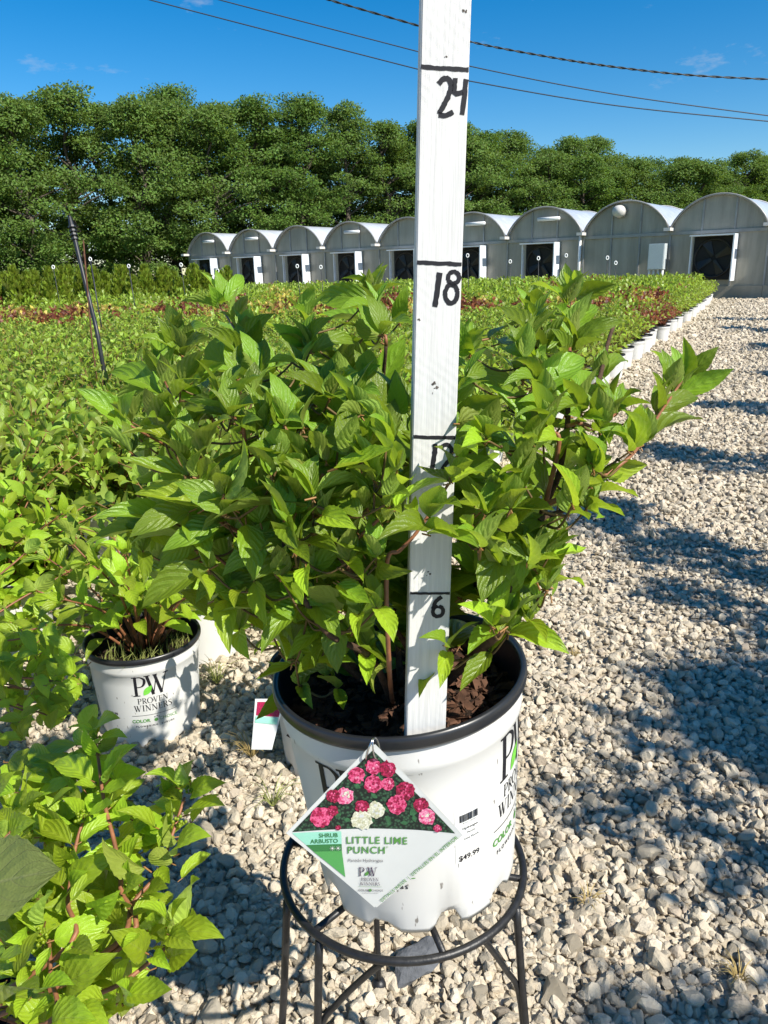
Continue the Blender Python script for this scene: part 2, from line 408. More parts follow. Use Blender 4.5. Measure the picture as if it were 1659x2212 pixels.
# 300 single stones near the stand
hi_mesh = []
for i, T in enumerate(ST_HI):
    hi_mesh.append(pymesh('stone', T[0], [tuple(int(q) for q in f) for f in T[1]], M['stone']))
big = []
tries = 0
while len(big) < 300 and tries < 20000:
    tries += 1
    y = .84+1.1*rng.random()**1.4; x = rng.uniform(-.62, .85)
    if not in_view(x, y, 0, 30, 40): continue
    r = float(np.clip(rng.lognormal(-4.27, .30), .012, .034))
    if (x-.011)**2+(y-.969)**2 < (r+.05)**2: continue
    if any((x-q[0])**2+(y-q[1])**2 < (.80*(r+q[2]))**2 for q in big): continue
    big.append((x, y, r))
for x, y, r in big:
    o = link('stone', hi_mesh[rng.integers(len(hi_mesh))], ground); o.matrix_basis = Matrix(stone_M(rng, x, y, r, .42).tolist())
Ms, tid = [], []
def scatter(n, xr, yr, rr, zf, bed=None, pw=1.0, hi=False):
    c = 0; t = 0
    while c < n and t < n*30:
        t += 1
        y = yr[0]+(yr[1]-yr[0])*rng.random()**pw; x = rng.uniform(xr[0]*max(y, 1), xr[1]*max(y, 1))
        if not in_view(x, y, 0, 40, 40): continue
        if bed is not None and not bed(x, y): continue
        r = float(np.clip(rng.lognormal(math.log(rr), .38), rr*.45, rr*2.1))
        Ms.append(stone_M(rng, x, y, r, zf+rng.uniform(-.2, .35))); tid.append(rng.integers(8)+(8 if hi or (r > .014 and y < 2.2) else 0)); c += 1
EA, EB = gr(1340, 835), gr(1500, 693); EDIR = nrm((EB-EA)[:2]); ENL = np.array([-EDIR[1], EDIR[0]])
def left_of_edge(x, y): return (np.array([x, y])-EA[:2])@ENL
scatter(8600, (-.62, .62), (.82, 1.7), .0085, .35, pw=1.0)
scatter(2400, (-.62, .62), (.82, 2.0), .0118, .35, None, 1.0, True)
scatter(14500, (-.6, .62), (1.6, 3.2), .0102, .35, lambda x, y: left_of_edge(x, y) < .9)
scatter(14500, (-.3, .62), (3.0, 6.0), .0135, .35, lambda x, y: left_of_edge(x, y) < .35)
scatter(9000, (.0, .62), (5.8, 12.0), .019, .3, lambda x, y: left_of_edge(x, y) < .3)
scatter(8000, (.1, .62), (11.5, 27.0), .030, .25, lambda x, y: left_of_edge(x, y) < .3)
gm = merge('gravel', ST_LO, tid, Ms, M['stone'], rng.random(len(Ms)))
go = link('gravel', gm, ground); go['kind'] = 'stuff'

# dark rock under the stand
T = stone_template(np.random.default_rng(5), 3, 9)
rk = link('slate_rock', pymesh('slate_rock', T[0]*np.array([.062, .05, .042]), [tuple(int(q) for q in f) for f in T[1]], M['slate']))
p = gr(895, 2095); rk.location = (p[0], p[1], .012); rk.rotation_euler = (.2, -.25, .8)
tag(rk, 'dark slate grey rock lying on pale gravel under the wire stand', 'rock')

# grass beyond the nursery block and under the windbreak
gq = [(-230, 24), (-9, 24), (-9, 50), (26, 41), (230, 41), (230, 260), (-230, 260)]
GM_ = mat_simple('rough_grass', (.055, .09, .02), .9, .2, 0, .5, 1.5, .8, .05)
grass = link('grass_verge', pymesh('grass_verge', [(x, y, .012) for x, y in gq], [tuple(range(7))], GM_)); grass['kind'] = 'structure'

# ------------------------------------------------------------------ leaves
def leaf_template(n, m, W=.5, droop=.5, fold=.25, wave=.0, teeth=.07, quilt=.012, twist=0.0, petiole=True, skew=0.0):
    V, U, F, mi = [], [], [], []
    xs = []
    us = np.linspace(0, 1, n+1)
    def arc(u):
        k = max(abs(droop), 1e-3)*np.sign(droop if droop else 1)
        return np.array([math.sin(k*u)/k, 0, -(1-math.cos(k*u))/k])
    wmax = max((u**.70)*((1-u)**1.0)*(1-.35*u**4) for u in np.linspace(0, 1, 101))
    for i, u in enumerate(us):
        c = arc(u); ta = nrm(arc(min(u+.01, 1.01))-arc(u-.01)); no = np.array([-ta[2], 0, ta[0]])
        wd = .5*W*((max(u, 1e-4)**.70)*(max(1-u, 0)**1.0)*(1-.35*u**4))/wmax
        for j in range(m+1):
            v = -1+2*j/m; ww = wd*(1-teeth if (i % 2 and abs(v) > .99) else 1.0)
            ph = 2*math.pi*(u*5.5-2.5*abs(v)**1.15)
            z = fold*abs(v)**1.3*ww + quilt*math.cos(ph)*min(1, abs(v)*2)*(1-abs(v)**4)*min(1, wd*6) + wave*math.sin(u*9+v*1.3)*abs(v)*wd
            th = twist*u
            y = v*ww
            y, z = y*math.cos(th)-z*math.sin(th), y*math.sin(th)+z*math.cos(th)
            V.append(c+np.array([0, y+skew*u*u, 0])+no*z); U.append((u, (v+1)/2))
    for i in range(n):
        for j in range(m):
            a = i*(m+1)+j; F.append((a, a+m+1, a+m+2, a+1)); mi.append(0)
    V = np.array(V); tip = V[n*(m+1)+m//2].copy()
    ang = math.atan2(tip[2], tip[0]); ca, sa = math.cos(-ang), math.sin(-ang)
    Rm = np.array([[ca, 0, -sa], [0, 1, 0], [sa, 0, ca]]); V = V@Rm.T; V /= np.linalg.norm(tip)
    if petiole:
        b = len(V); r = .016; P = []
        for (x, z) in ((-.13, -.015), (.05, -.012)):
            P += [(x, -r, z), (x, 0, z+r), (x, r, z), (x, 0, z-r)]
        V = np.vstack([V, P]); U += [(0.0, .5)]*8
        for s_ in range(4): F.append((b+s_, b+4+s_, b+4+(s_+1) % 4, b+(s_+1) % 4)); mi.append(1)
    return (V, np.array(F), np.array(U), np.array(mi))
LEAF_HI = [leaf_template(18, 6, W_, d_, fo, wv, .075, .009, tw, True, sk) for W_, d_, fo, wv, tw, sk in
           ((.47, .7, .45, .08, .1, .0), (.43, 1.1, .35, .12, -.25, .04), (.49, .5, .6, .06, .25, -.03), (.44, 1.5, .3, .12, .3, .0),
            (.50, .9, .4, .14, -.15, -.04), (.45, .6, .7, .08, -.35, .03), (.47, -.3, .5, .10, .2, .0), (.42, 1.2, .5, .14, .45, .05))]
LEAF_MID = [leaf_template(10, 4, W_, d_, fo, .08, .07, .012, tw) for W_, d_, fo, tw in ((.5, .5, .3, .1), (.47, .95, .22, -.2), (.53, .3, .45, .2), (.5, .7, .15, -.1))]
LEAF_LO = [leaf_template(4, 2, W_, d_, fo, 0, 0, 0, tw, False) for W_, d_, fo, tw in ((.52, .5, .3, .1), (.5, .95, .25, -.2), (.55, .2, .4, .2))]
LEAF_FAR = [leaf_template(2, 2, .6, d_, fo, 0, 0, 0, 0, False) for d_, fo in ((.5, .3), (.9, .2))]
def leafmeshes(name, mat): return [pymesh(name, T[0], [tuple(int(q) for q in f) for f in T[1]], [mat, M['petiole']], T[3].astype(int), True, T[2]) for T in LEAF_HI]
LM = leafmeshes('leaf', M['leaf']); LMF = leafmeshes('leaf', M['leaf_fresh']); LMY = leafmeshes('leaf', M['leaf_yellow'])

def gen_bush(rg, nsh, h, rad, L, nodes=4, z0=.0, low=.3, spread=1.0):
    """opposite-leaved shoots from one base: leaf matrices and stem lines"""
    mats_, stems = [], []
    for s in range(nsh):
        a = s*2.39996+rg.uniform(-.4, .4); q = math.sqrt((s+.5)/nsh)*spread
        end = np.array([rad*q*math.cos(a), rad*q*math.sin(a), z0+h*(1-.38*q*q)*rg.uniform(.82, 1.08)])
        st = np.array([end[0]*.12, end[1]*.12, z0]); mid = st*.45+end*.55; mid[:2] *= .82; mid[2] += .06*h
        C_ = catmull([st, mid, end], 6); stems.append(C_)
        phi = rg.uniform(0, math.pi)
        for k in range(nodes):
            t = low+(1-low)*(k/(nodes-1)); i = min(int(t*(len(C_)-1)), len(C_)-2)
            pos = C_[0]+0; pos = C_[i]+(C_[i+1]-C_[i])*(t*(len(C_)-1)-i); d = nrm(C_[i+1]-C_[i])
            a1 = nrm(np.cross(d, [0.3, .2, 1]) if abs(d[2]) < .95 else np.cross(d, [1, 0, 0])); b1 = np.cross(d, a1)
            n_l = 2 if k < nodes-1 else 4
            for l in range(n_l):
                th = phi+k*math.pi/2+l*(math.pi if n_l == 2 else math.pi/2)+rg.normal()*.2
                p_ = math.cos(th)*a1+math.sin(th)*b1
                e = R_(rg.uniform(12, 45) if k < nodes-1 else (rg.uniform(25, 50) if l % 2 else rg.uniform(50, 72)))
                dr = nrm(p_*math.cos(e)+d*math.sin(e)); nn = nrm(d*math.cos(e)-p_*math.sin(e)+np.array([0, 0, .5])+rg.normal(size=3)*.2)
                sz = L*(rg.uniform(.85, 1.1) if k < nodes-1 else (rg.uniform(.7, .9) if l % 2 else rg.uniform(.42, .6)))
                mats_.append(frame(dr, nn, sz, pos+dr*sz*.13))
    return np.array(mats_), stems

# ------------------------------------------------------------------ lettering
def ribbon(pts, wds):
    pts = np.array(pts, float); n = len(pts); wds = np.full(n, wds) if np.isscalar(wds) else np.array(wds, float)
    T_ = np.gradient(pts, axis=0); V_, F_ = [], []
    for i in range(n):
        t = T_[i]/(np.linalg.norm(T_[i])+1e-9); nn = np.array([-t[1], t[0]])
        V_ += [pts[i]+nn*wds[i]/2, pts[i]-nn*wds[i]/2]
    for i in range(n-1): F_.append((2*i, 2*i+1, 2*i+3, 2*i+2))
    return V_, F_
def cr2(P): return catmull([(*p, 0) for p in P], 5)[:, :2]
th, tk = .045, .13
SERIF = {
 'I': (.36, [([(.18, 0), (.18, 1)], tk), ([(.04, .02), (.32, .02)], th), ([(.04, .98), (.32, .98)], th)]),
 'P': (.66, [([(.18, 0), (.18, 1)], tk), ([(.03, .02), (.34, .02)], th), ([(.03, .98), (.24, .98)], th), ('c', [(.2, .975), (.4, .97), (.56, .86), (.58, .72), (.52, .56), (.4, .48), (.2, .47)], [th, .05, .10, .13, .10, .05, th])]),
 'R': (.74, [([(.18, 0), (.18, 1)], tk), ([(.03, .02), (.34, .02)], th), ([(.03, .98), (.24, .98)], th), ('c', [(.2, .975), (.4, .97), (.54, .87), (.56, .74), (.5, .6), (.4, .52), (.2, .51)], [th, .05, .10, .13, .10, .05, th]), ([(.36, .52), (.66, .02)], tk), ([(.58, .02), (.76, .02)], th)]),
 'O': (.88, [('c', [(.44+.37*math.sin(a), .5+.5*math.cos(a)) for a in np.linspace(0, 2*math.pi, 17)], [.04+.10*abs(math.sin(a)) for a in np.linspace(0, 2*math.pi, 17)])]),
 'V': (.78, [([(.14, 1), (.40, 0)], tk), ([(.40, 0), (.66, 1)], th), ([(.02, .98), (.28, .98)], th), ([(.55, .98), (.78, .98)], th)]),
 'W': (1.12, [([(.14, 1), (.36, 0)], tk), ([(.36, 0), (.56, .95)], th), ([(.48, 1), (.72, 0)], tk), ([(.72, 0), (.98, 1)], th), ([(.02, .98), (.28, .98)], th), ([(.40, .98), (.6, .98)], th), ([(.86, .98), (1.1, .98)], th)]),
 'E': (.64, [([(.18, 0), (.18, 1)], tk), ([(.03, .02), (.56, .02)], th), ([(.03, .98), (.54, .98)], th), ([(.2, .5), (.46, .5)], th), ([(.56, .0), (.56, .2)], th), ([(.54, 1), (.54, .82)], th), ([(.46, .4), (.46, .6)], th)]),
 'N': (.86, [([(.16, 0), (.16, 1)], th), ([(.16, .98), (.68, .02)], tk), ([(.70, 0), (.70, 1)], th), ([(.03, .02), (.3, .02)], th), ([(.58, .98), (.84, .98)], th), ([(.02, .98), (.2, .98)], th)]),
 'S': (.58, [('c', [(.48, .8), (.42, .94), (.28, .98), (.12, .88), (.12, .70), (.3, .54), (.46, .38), (.48, .18), (.34, .03), (.18, .04), (.08, .2)], [.04, .05, .06, .1, .11, .13, .13, .11, .06, .05, .04])]),
}
def serif_text(s, size, spacing=.04):
    V_, F_ = [], []; x = 0
    for ch in s:
        if ch == ' ': x += .4; continue
        wd, strokes = SERIF[ch]
        for st_ in strokes:
            if st_[0] == 'c':
                pts = cr2(st_[1]); ws = np.interp(np.linspace(0, 1, len(pts)), np.linspace(0, 1, len(st_[2])), st_[2])
            else: pts, ws = np.linspace(st_[0][0], st_[0][1], 5), st_[1]
            v, f = ribbon(pts, ws); o_ = len(V_)
            V_ += [(q[0]+x, q[1]) for q in v]; F_ += [tuple(i+o_ for i in ff) for ff in f]
        x += wd+spacing
    V_ = np.array(V_); V_[:, 0] -= x/2; return V_*size, F_
def sans_text(s, size, align='CENTER', bold=0.0, spacing=1.0):
    cu = bpy.data.curves.new('t', 'FONT'); cu.body = s; cu.size = size*1.38; cu.align_x = align; cu.offset = bold*size; cu.space_character = spacing
    cu.resolution_u = 3
    ob = bpy.data.objects.new('t', cu); COL.objects.link(ob); dg = bpy.context.evaluated_depsgraph_get()
    me = bpy.data.meshes.new_from_object(ob.evaluated_get(dg))
    V_ = np.array([v.co[:2] for v in me.vertices]).reshape(-1, 2); F_ = [tuple(p_.vertices) for p_ in me.polygons]
    bpy.data.objects.remove(ob); bpy.data.curves.remove(cu); bpy.data.meshes.remove(me); return V_, F_
def flat_shape(V_, F_): return np.array(V_, float), F_
def disc(cx, cy, r, n=14, jit=0, rg=None, ry=None):
    a = np.linspace(0, 2*math.pi, n, endpoint=False); rr = r*(1+(jit*rg.normal(size=n) if rg is not None else 0))
    return np.stack([cx+rr*np.cos(a), cy+(rr if ry is None else rr*ry/r)*np.sin(a)], 1), [tuple(range(n))]
class Print:
    """flat shapes gathered by ink, later laid on a plane or wrapped round a pot"""
    def __init__(s): s.d = {}
    def add(s, ink, V_, F_, at=(0, 0), rot=0.0):
        V_ = np.asarray(V_, float); c, n_ = math.cos(rot), math.sin(rot)
        V_ = np.stack([V_[:, 0]*c-V_[:, 1]*n_+at[0], V_[:, 0]*n_+V_[:, 1]*c+at[1]], 1)
        L_ = s.d.setdefault(ink, ([], [])); o_ = len(L_[0]); L_[0].extend(map(tuple, V_)); L_[1].extend(tuple(i+o_ for i in f) for f in F_)
        return s
    def text(s, ink, t, size, at, rot=0, align='CENTER', bold=0, spacing=1.0): return s.add(ink, *sans_text(t, size, align, bold, spacing), at, rot)
    def serif(s, ink, t, size, at, rot=0): return s.add(ink, *serif_text(t, size), at, rot)
    def rect(s, ink, x0, y0, x1, y1): return s.add(ink, [(x0, y0), (x1, y0), (x1, y1), (x0, y1)], [(0, 1, 2, 3)])
    def emit(s, name, parent, fn, lift, maxe=None, Mx=None):
        k = 0
        for ink, (V_, F_) in s.d.items():
            me = pymesh(name, [(a, b, 0) for a, b in V_], F_, M[ink])
            if maxe:
                bm = bmesh.new(); bm.from_mesh(me); bmesh.ops.triangulate(bm, faces=bm.faces)
                for _ in range(4):
                    lg = [e for e in bm.edges if e.calc_length() > maxe]
                    if not lg: break
                    bmesh.ops.subdivide_edges(bm, edges=lg, cuts=1); bmesh.ops.triangulate(bm, faces=bm.faces)
                bm.to_mesh(me); bm.free()
            co = np.empty(len(me.vertices)*3); me.vertices.foreach_get('co', co); co = co.reshape(-1, 3)
            out = np.array([fn(c[0], c[1], lift+k*.00012) for c in co]); me.vertices.foreach_set('co', out.ravel()); me.update()
            o = link(name, me, parent); k += 1
            if Mx is not None: o.matrix_basis = Mx
def leaf2d(L_, W_, n=10):
    t = np.linspace(0, 1, n); w_ = W_*np.sin(math.pi*t**.9)
    return np.concatenate([np.stack([t*L_, w_], 1), np.stack([t[::-1]*L_, -w_[::-1]], 1)]), [tuple(range(2*n))]
def logo(P, x, y, s, ink='ink', leafink='ink_lime', small=True):
    """PW emblem with leaf, two serif lines, rule and the small line; s = cap height of PW"""
    P.serif(ink, 'P', s, (x-.50*s, y)); P.serif(ink, 'W', s*1.02, (x+.30*s, y))
    v, f = leaf2d(.62*s, .15*s); P.add(leafink, v, f, (x-.36*s, y+.02*s), R_(50))
    P.serif(ink, 'PROVEN', s*.29, (x+.02*s, y-.42*s)); P.serif(ink, 'WINNERS', s*.32, (x+.0*s, y-.82*s))
    P.rect(ink, x-1.0*s, y-1.06*s, x+1.05*s, y-1.04*s)
    P.text('ink_green', 'COLOR', s*.17, (x-.62*s, y-1.42*s), bold=.04)
    v, f = disc(x+.05*s, y-1.36*s, .09*s, 10); P.add('ink_green', v, f)
    for k, (a, b) in enumerate(((-.05, .16), (.06, .2), (.14, .14))):
        v, f = disc(x+.05*s+a*s, y-1.36*s+b*s, .03*s, 6); P.add('ink_purple', v, f)
    P.text('ink_green', 'CHOICE', s*.17, (x+.62*s, y-1.42*s))
    P.text(ink, 'FLOWERING  SHRUBS', s*.095, (x, y-1.68*s), bold=.03, spacing=1.45)

# ------------------------------------------------------------------ pots
POT_H = .245
PROF = [(.1165, .0), (.1172, .006), (.1185, .02), (.1195, .03), (.1245, .10), (.1298, .175), (.1312, .203), (.1345, .207), (.1352, .214), (.1345, .222), (.1350, .238)]
def pot_r(z): return float(np.interp(z, [q[1] for q in PROF[3:]], [q[0] for q in PROF[3:]]))
def make_pot_meshes(seg=96, notch=True):
    V_, F_ = [], []
    for k, (r, z) in enumerate(PROF):
        for s in range(seg):
            a = 2*math.pi*s/seg; zz, rr = z, r
            if notch and k < 3:
                c = math.cos(10*a+.6); big_ = math.cos(5*a+math.pi*.5*0+.35)
                n_ = max(0, min(1, (c-.35)*4))*.009 + max(0, min(1, (big_-.8)*8))*.014
                zz = z+n_*(1-k/3); rr = r-(.0022 if c > .1 else 0)*(1-k/4)
            V_.append((rr*math.cos(a), rr*math.sin(a), zz))
    for k in range(len(PROF)-1):
        for s in range(seg): F_.append((k*seg+s, k*seg+(s+1) % seg, (k+1)*seg+(s+1) % seg, (k+1)*seg+s))
    b = len(V_)
    for s in range(seg):
        a = 2*math.pi*s/seg; V_.append((.108*math.cos(a), .108*math.sin(a), .018))
    F_.append(tuple(b+s for s in reversed(range(seg))))
    for s in range(seg): F_.append((s, b+s, b+(s+1) % seg, (s+1) % seg))
    body = pymesh('pot', V_, F_, M['pot'], None, True)
    def lathe(name, prof, mat):
        V2, F2 = [], []
        for r, z in prof:
            for s in range(seg):
                a = 2*math.pi*s/seg; V2.append((r*math.cos(a), r*math.sin(a), z))
        for k in range(len(prof)-1):
            for s in range(seg): F2.append((k*seg+s, k*seg+(s+1) % seg, (k+1)*seg+(s+1) % seg, (k+1)*seg+s))
        return pymesh(name, V2, F2, mat, None, True)
    rim = lathe('rim', [(.1352, .236), (.1395, .2355), (.1415, .239), (.1418, .2455), (.1405, .2495), (.1375, .2505), (.1345, .2485), (.1335, .243), (.1290, .215), (.1265, .18), (.1185, .10)], M['black'])
    V3, F3 = [(0, 0, .212)], []; nr = 9
    rg = np.random.default_rng(3)
    for k in range(1, nr+1):
        for s in range(48):
            a = 2*math.pi*s/48; r = .1292*k/nr; V3.append((r*math.cos(a), r*math.sin(a), .211-.008*(k/nr)**3+rg.normal()*.0022))
    for s in range(48): F3.append((0, 1+s, 1+(s+1) % 48))
    for k in range(nr-1):
        for s in range(48): F3.append((1+k*48+s, 1+(k+1)*48+s, 1+(k+1)*48+(s+1) % 48, 1+k*48+(s+1) % 48))
    soil = pymesh('soil', V3, F3, M['soil'], None, True)
    return body, rim, soil
POTM = make_pot_meshes(96); POTS = make_pot_meshes(28, False)
def wrap(az):
    def fn(u, v, lift):
        r = pot_r(v)+lift; a = az+u/pot_r(v); return (r*math.cos(a), r*math.sin(a), v)
    return fn
def add_pot(root, Mx=None, hi=True):
    b, r_, s_ = POTM if hi else POTS
    po = link('pot', b, root); ri = link('rim', r_, po); soi = link('soil', s_, root)
    if Mx is not None: po.matrix_basis = Mx; soi.matrix_basis = Mx
    return po

# ------------------------------------------------------------------ main potted hydrangea
RINGC = np.array([.030, .778, .410])
TILT = Matrix.Rotation(R_(1.5), 4, 'X') @ Matrix.Rotation(R_(-4.0), 4, 'Y') @ Matrix.Diagonal((1, 1, 1.06, 1))
main = thing('potted_hydrangea', 'leafy green hydrangea in a white pot raised on a black wire stand', 'potted plant', tuple(RINGC))
pot = add_pot(main, TILT)
view_az = math.atan2(-RINGC[1], -RINGC[0])        # towards the camera
P = Print(); logo(P, 0, .150, .052)
P.emit('lettering', pot, wrap(view_az+R_(70)), .0005, .006)
P.emit('lettering', pot, wrap(view_az+R_(-24)), .0005, .006)
P.emit('lettering', pot, wrap(view_az+R_(165)), .0005, .006)
# price label and its sticker
P = Print()
P.rect('sticker2', -.017, .083, .020, .150)
P.emit('price_label', pot, wrap(view_az+R_(30)), .0004, .006)
P = Print(); P.rect('sticker', -.016, .078, .014, .097)
P.emit('price_sticker', pot, wrap(view_az+R_(31)), .0007, .006)
P = Print(); rgb = np.random.default_rng(11); xb = -.012
while xb < .011:
    wb = rgb.choice([.0004, .0007, .0011]); P.rect('ink', xb, .1335, xb+wb, .1425); xb += wb+rgb.choice([.0005, .0008])
P.text('ink', '81531 23239', .0022, (0, .1305)); P.text('ink', 'Hydrangea', .0032, (.001, .1235), bold=.02); P.text('ink', 'Panicle', .0026, (.002, .1175), bold=.02)
P.text('ink', 'Lime Punch', .0029, (.002, .1105), bold=.02)
P.text('ink', '$49.99', .0068, (-.001, .0855), bold=.03)
P.emit('lettering', pot, wrap(view_az+R_(30)), .0011, .006)
# bark chips on the soil
Tc = []
for k in range(6):
    V_, F_ = MB().box((0, 0, 0), (1, .45+.1*k % .4, .16)).V, MB().box((0, 0, 0), (1, .5, .18)).F
    V_ = np.array(V_)+rng.normal(size=(8, 3))*.12; Tc.append((V_, np.array(F_), None, np.zeros(6, int)))
cm, ct = [], []
for k in range(620):
    r = .126*math.sqrt(rng.random()); a = rng.uniform(0, 2*math.pi); m = np.eye(4); m[:3, :3] = rotm(rng, .45)*rng.uniform(.0025, .0085)
    m[:3, 3] = (r*math.cos(a), r*math.sin(a), .2125-.008*(r/.1315)**3+rng.uniform(-.001, .003)); cm.append(m); ct.append(k % 6)
ch = link('bark_chips', merge('bark_chips', Tc, ct, cm, M['chip']), main); ch.matrix_basis = TILT; ch['kind'] = 'stuff'

ELL = (880., 1040., .90, 740., 520., .26)
def df(x, y):
    cx, cy, cd, rx, ry, rd = ELL
    q = min(1.0, ((x-cx)/rx)**2+((y-cy)/ry)**2)
    d = cd-rd*math.sqrt(1-q)
    if y < 940: d += .15*min(1, (940-y)/300)
    return d
SETS = [  # origin x, origin y, scale (photo pixels per tile pixel), then base x, base y, tip x, tip y
 (300, 1000, .5425, """1075 345 1205 155|1040 360 960 215|1040 400 750 350|1160 550 1240 300|1170 550 1215 410|1150 560 1030 420|765 735 460 610|765 720 590 440|745 620 770 420|770 700 960 530|790 740 985 635
 640 915 570 600|620 915 480 690|665 1050 260 855|755 970 930 700|850 930 1080 780|720 1040 915 905|1210 735 915 530|1265 695 1335 470|1240 660 1445 430|1330 870 1360 640|1310 850 1220 750|370 1260 5 970|400 1220 440 985
 690 1390 315 1300|600 1250 510 1180|690 1200 780 1080|680 1290 590 1180|760 1270 720 1200|1120 1110 780 1060|1110 1180 790 1100|1060 1060 990 950|1150 1080 1340 890|1130 1180 1355 1075|1290 1040 1430 870|1170 910 930 870
 1470 1240 1360 950|1520 1200 1659 1080|1520 1190 1530 1020|1370 1270 1260 1130|780 1440 960 1235|920 1475 1110 1195|1659 680 1410 515|1659 480 1570 380|1659 740 1460 590|1640 830 1380 810|400 1440 100 1260|1210 1210 1320 1290"""),
 (200, 1000, .904, """1395 180 1470 45|1395 185 1385 60|1400 190 1260 105|1405 205 1545 135|1400 200 1165 185|1420 260 1255 240|1440 350 1575 310|1520 300 1555 130|1440 360 1330 290|1140 410 1235 275|1130 420 1000 380|1140 430 1330 400|1200 620 1100 490|1210 620 1345 505|1205 620 1170 500|1200 620 1005 530
 1215 630 1290 650|1520 700 1495 505|1460 830 1320 640|1360 560 1440 480|1330 640 1440 620|1020 745 1090 740|590 900 520 800|600 965 285 885|640 970 690 840|755 1060 835 800|680 1030 735 910|740 1130 365 1040|760 1130 905 1080|1000 900 850 840|960 965 890 790|1180 1140 1330 1210
 500 1150 200 1140|480 1210 165 1260|640 1290 340 1270|400 1300 400 1450|830 770 920 730|1100 760 970 770|1350 700 1250 690|1300 880 1190 760"""),
 (1100, 1600, .5425, """340 400 215 180|400 450 830 300|230 560 0 410|430 240 480 75|450 300 585 215|240 660 690 560|120 680 0 500|800 700 805 440|790 740 640 590|800 730 955 650|850 740 1280 555|640 740 570 610|690 540 490 460|890 570 970 540|740 850 660 740|790 830 890 780|560 910 330 680|600 800 470 660
 1240 520 1130 300|1250 500 1400 390|1240 520 1270 430|1230 540 1000 430|1230 560 1500 520|1090 810 1330 740|1070 880 690 960|1060 900 1300 950|1080 930 1450 1030|1000 770 970 720|40 840 150 1040|160 1040 420 1080|110 1050 220 1140|190 1170 210 1380|500 1130 605 1280|10 1240 180 1440|420 1290 665 1430
 700 1100 640 1000|700 1140 760 1090|710 1150 975 1195|1280 330 1480 290|1290 360 1440 350|780 280 640 60|850 470 900 310"""),
 (1800, 1000, .5425, """830 330 840 110|800 370 530 220|860 310 1155 210|830 560 970 360|840 550 935 430|760 450 710 370|520 590 250 395|550 450 490 270|560 500 720 360|560 510 730 465|800 720 680 540|830 700 1220 490|870 700 1070 630|770 760 720 690|520 660 400 580|490 760 340 690|560 830 400 770|560 820 590 700|620 730 680 590|570 840 480 710
 610 970 890 770|590 970 390 780|580 960 320 970|610 990 910 740|640 1110 780 950|620 1160 430 1060|660 1250 420 1190|730 1140 690 1050|800 1130 1090 960|900 1150 650 1190|860 1030 1010 860|1040 920 1240 790|890 1220 800 1160|900 1220 1070 1220|1090 1180 1020 1040|1110 1170 1210 980|1160 1160 1340 1000|1200 1130 1405 1090|1040 1270 1235 1350|990 1280 1095 1390
 90 730 20 460|90 730 260 530|100 720 120 450|0 1070 160 920|0 1140 340 1030|60 900 200 840|0 1230 240 1240|210 1350 0 1280|210 1340 350 1290|210 1340 130 1170|200 1370 20 1400"""),
 (1500, 1000, .9186, """1290 535 1300 350|1300 540 1450 395|1280 600 1515 490|1250 590 1145 410|1185 690 1360 620|1180 680 1160 500|1110 820 1385 710|1080 830 1020 660|1060 845 930 760"""),
 (1800, 1700, .5425, """370 150 220 90|560 100 420 60|730 50 560 90|990 270 930 20|960 220 750 110|980 320 840 180|1050 290 1385 240|1000 300 1070 180|1000 340 1210 290|970 400 850 340|970 410 1075 370|1020 440 1320 480|880 540 1225 620|810 600 950 640|940 560 1005 630|840 530 690 230|710 230 600 190
 460 340 530 170|450 350 380 250|440 350 290 310|250 590 390 430|200 600 180 490|160 560 0 530|400 590 720 570|390 560 540 420|330 430 290 280|210 440 310 350|130 540 40 420|190 790 250 620|280 690 430 610|230 800 355 810|390 760 580 520|330 900 410 780|110 680 40 600|170 840 0 700|200 820 110 780|330 1000 255 920|360 980 415 960
 540 920 680 660|510 960 505 740|540 970 750 930|670 900 940 840|580 1020 500 1000|620 1000 640 1110|640 1140 930 1130|650 1150 510 1130|350 1420 670 1190|250 1410 0 1250|320 1330 240 1260|300 1450 350 1350"""),
 (400, 2000, 1.2055, """500 240 540 385|575 225 655 315|655 320 515 475|690 300 790 425|780 245 880 310|350 200 130 320|410 300 410 480|470 270 430 330|620 510 505 560|610 590 500 690|650 580 685 660|770 590 790 660|860 480 870 580|1285 400 1195 480|1270 470 1170 600|1330 410 1525 485|1400 370 1450 440|1120 450 1035 425|1130 470 1100 590|1090 500 1030 620
 900 330 960 440|560 420 600 500|700 480 640 540|740 420 700 520|300 220 350 300|450 400 480 500|840 350 830 440|930 520 890 610"""),
]
main_off = np.array(RINGC)
def place_leaf(xb, yb, xt, yt, d, rg, parent, off, meshes, lrange=(.068, .084), ncam=.5, wf=1.0):
    lp = math.hypot(xt-xb, yt-yb)/FPX*d; Lt = rg.uniform(*lrange); dz = 0.0
    if lp < Lt: dz = min(math.sqrt(Lt*Lt-lp*lp), .55*Lt)*.85
    sg = -1 if (yt > yb+5 or rg.random() < .6) else 1
    B = px(xb, yb, d); T_ = px(xt, yt, d+sg*dz)
    L = np.linalg.norm(T_-B); dr = (T_-B)/L
    tocam = nrm(CAM-B)
    npf = np.array([0, 0, .8])+tocam*ncam*.75+nrm(np.array([(xb-870)/700, 0, 0])+1e-6)*.25+SUN*.1+rg.normal(size=3)*.42
    if np.linalg.norm(np.cross(npf, dr)) < .3: npf = npf+tocam*.8
    n_ = npf-dr*(npf@dr)
    o = link('leaf', meshes[rg.integers(len(meshes))], parent)
    Fm = frame(dr, n_, L, B-off); Fm[:3, 1] *= float(np.clip(.86*wf*rg.uniform(.82, 1.1), .5, 1.2)); o.matrix_basis = Matrix(Fm.tolist())
    return B, T_
rgl = np.random.default_rng(21)
nodes_main = []; nleaf = 0
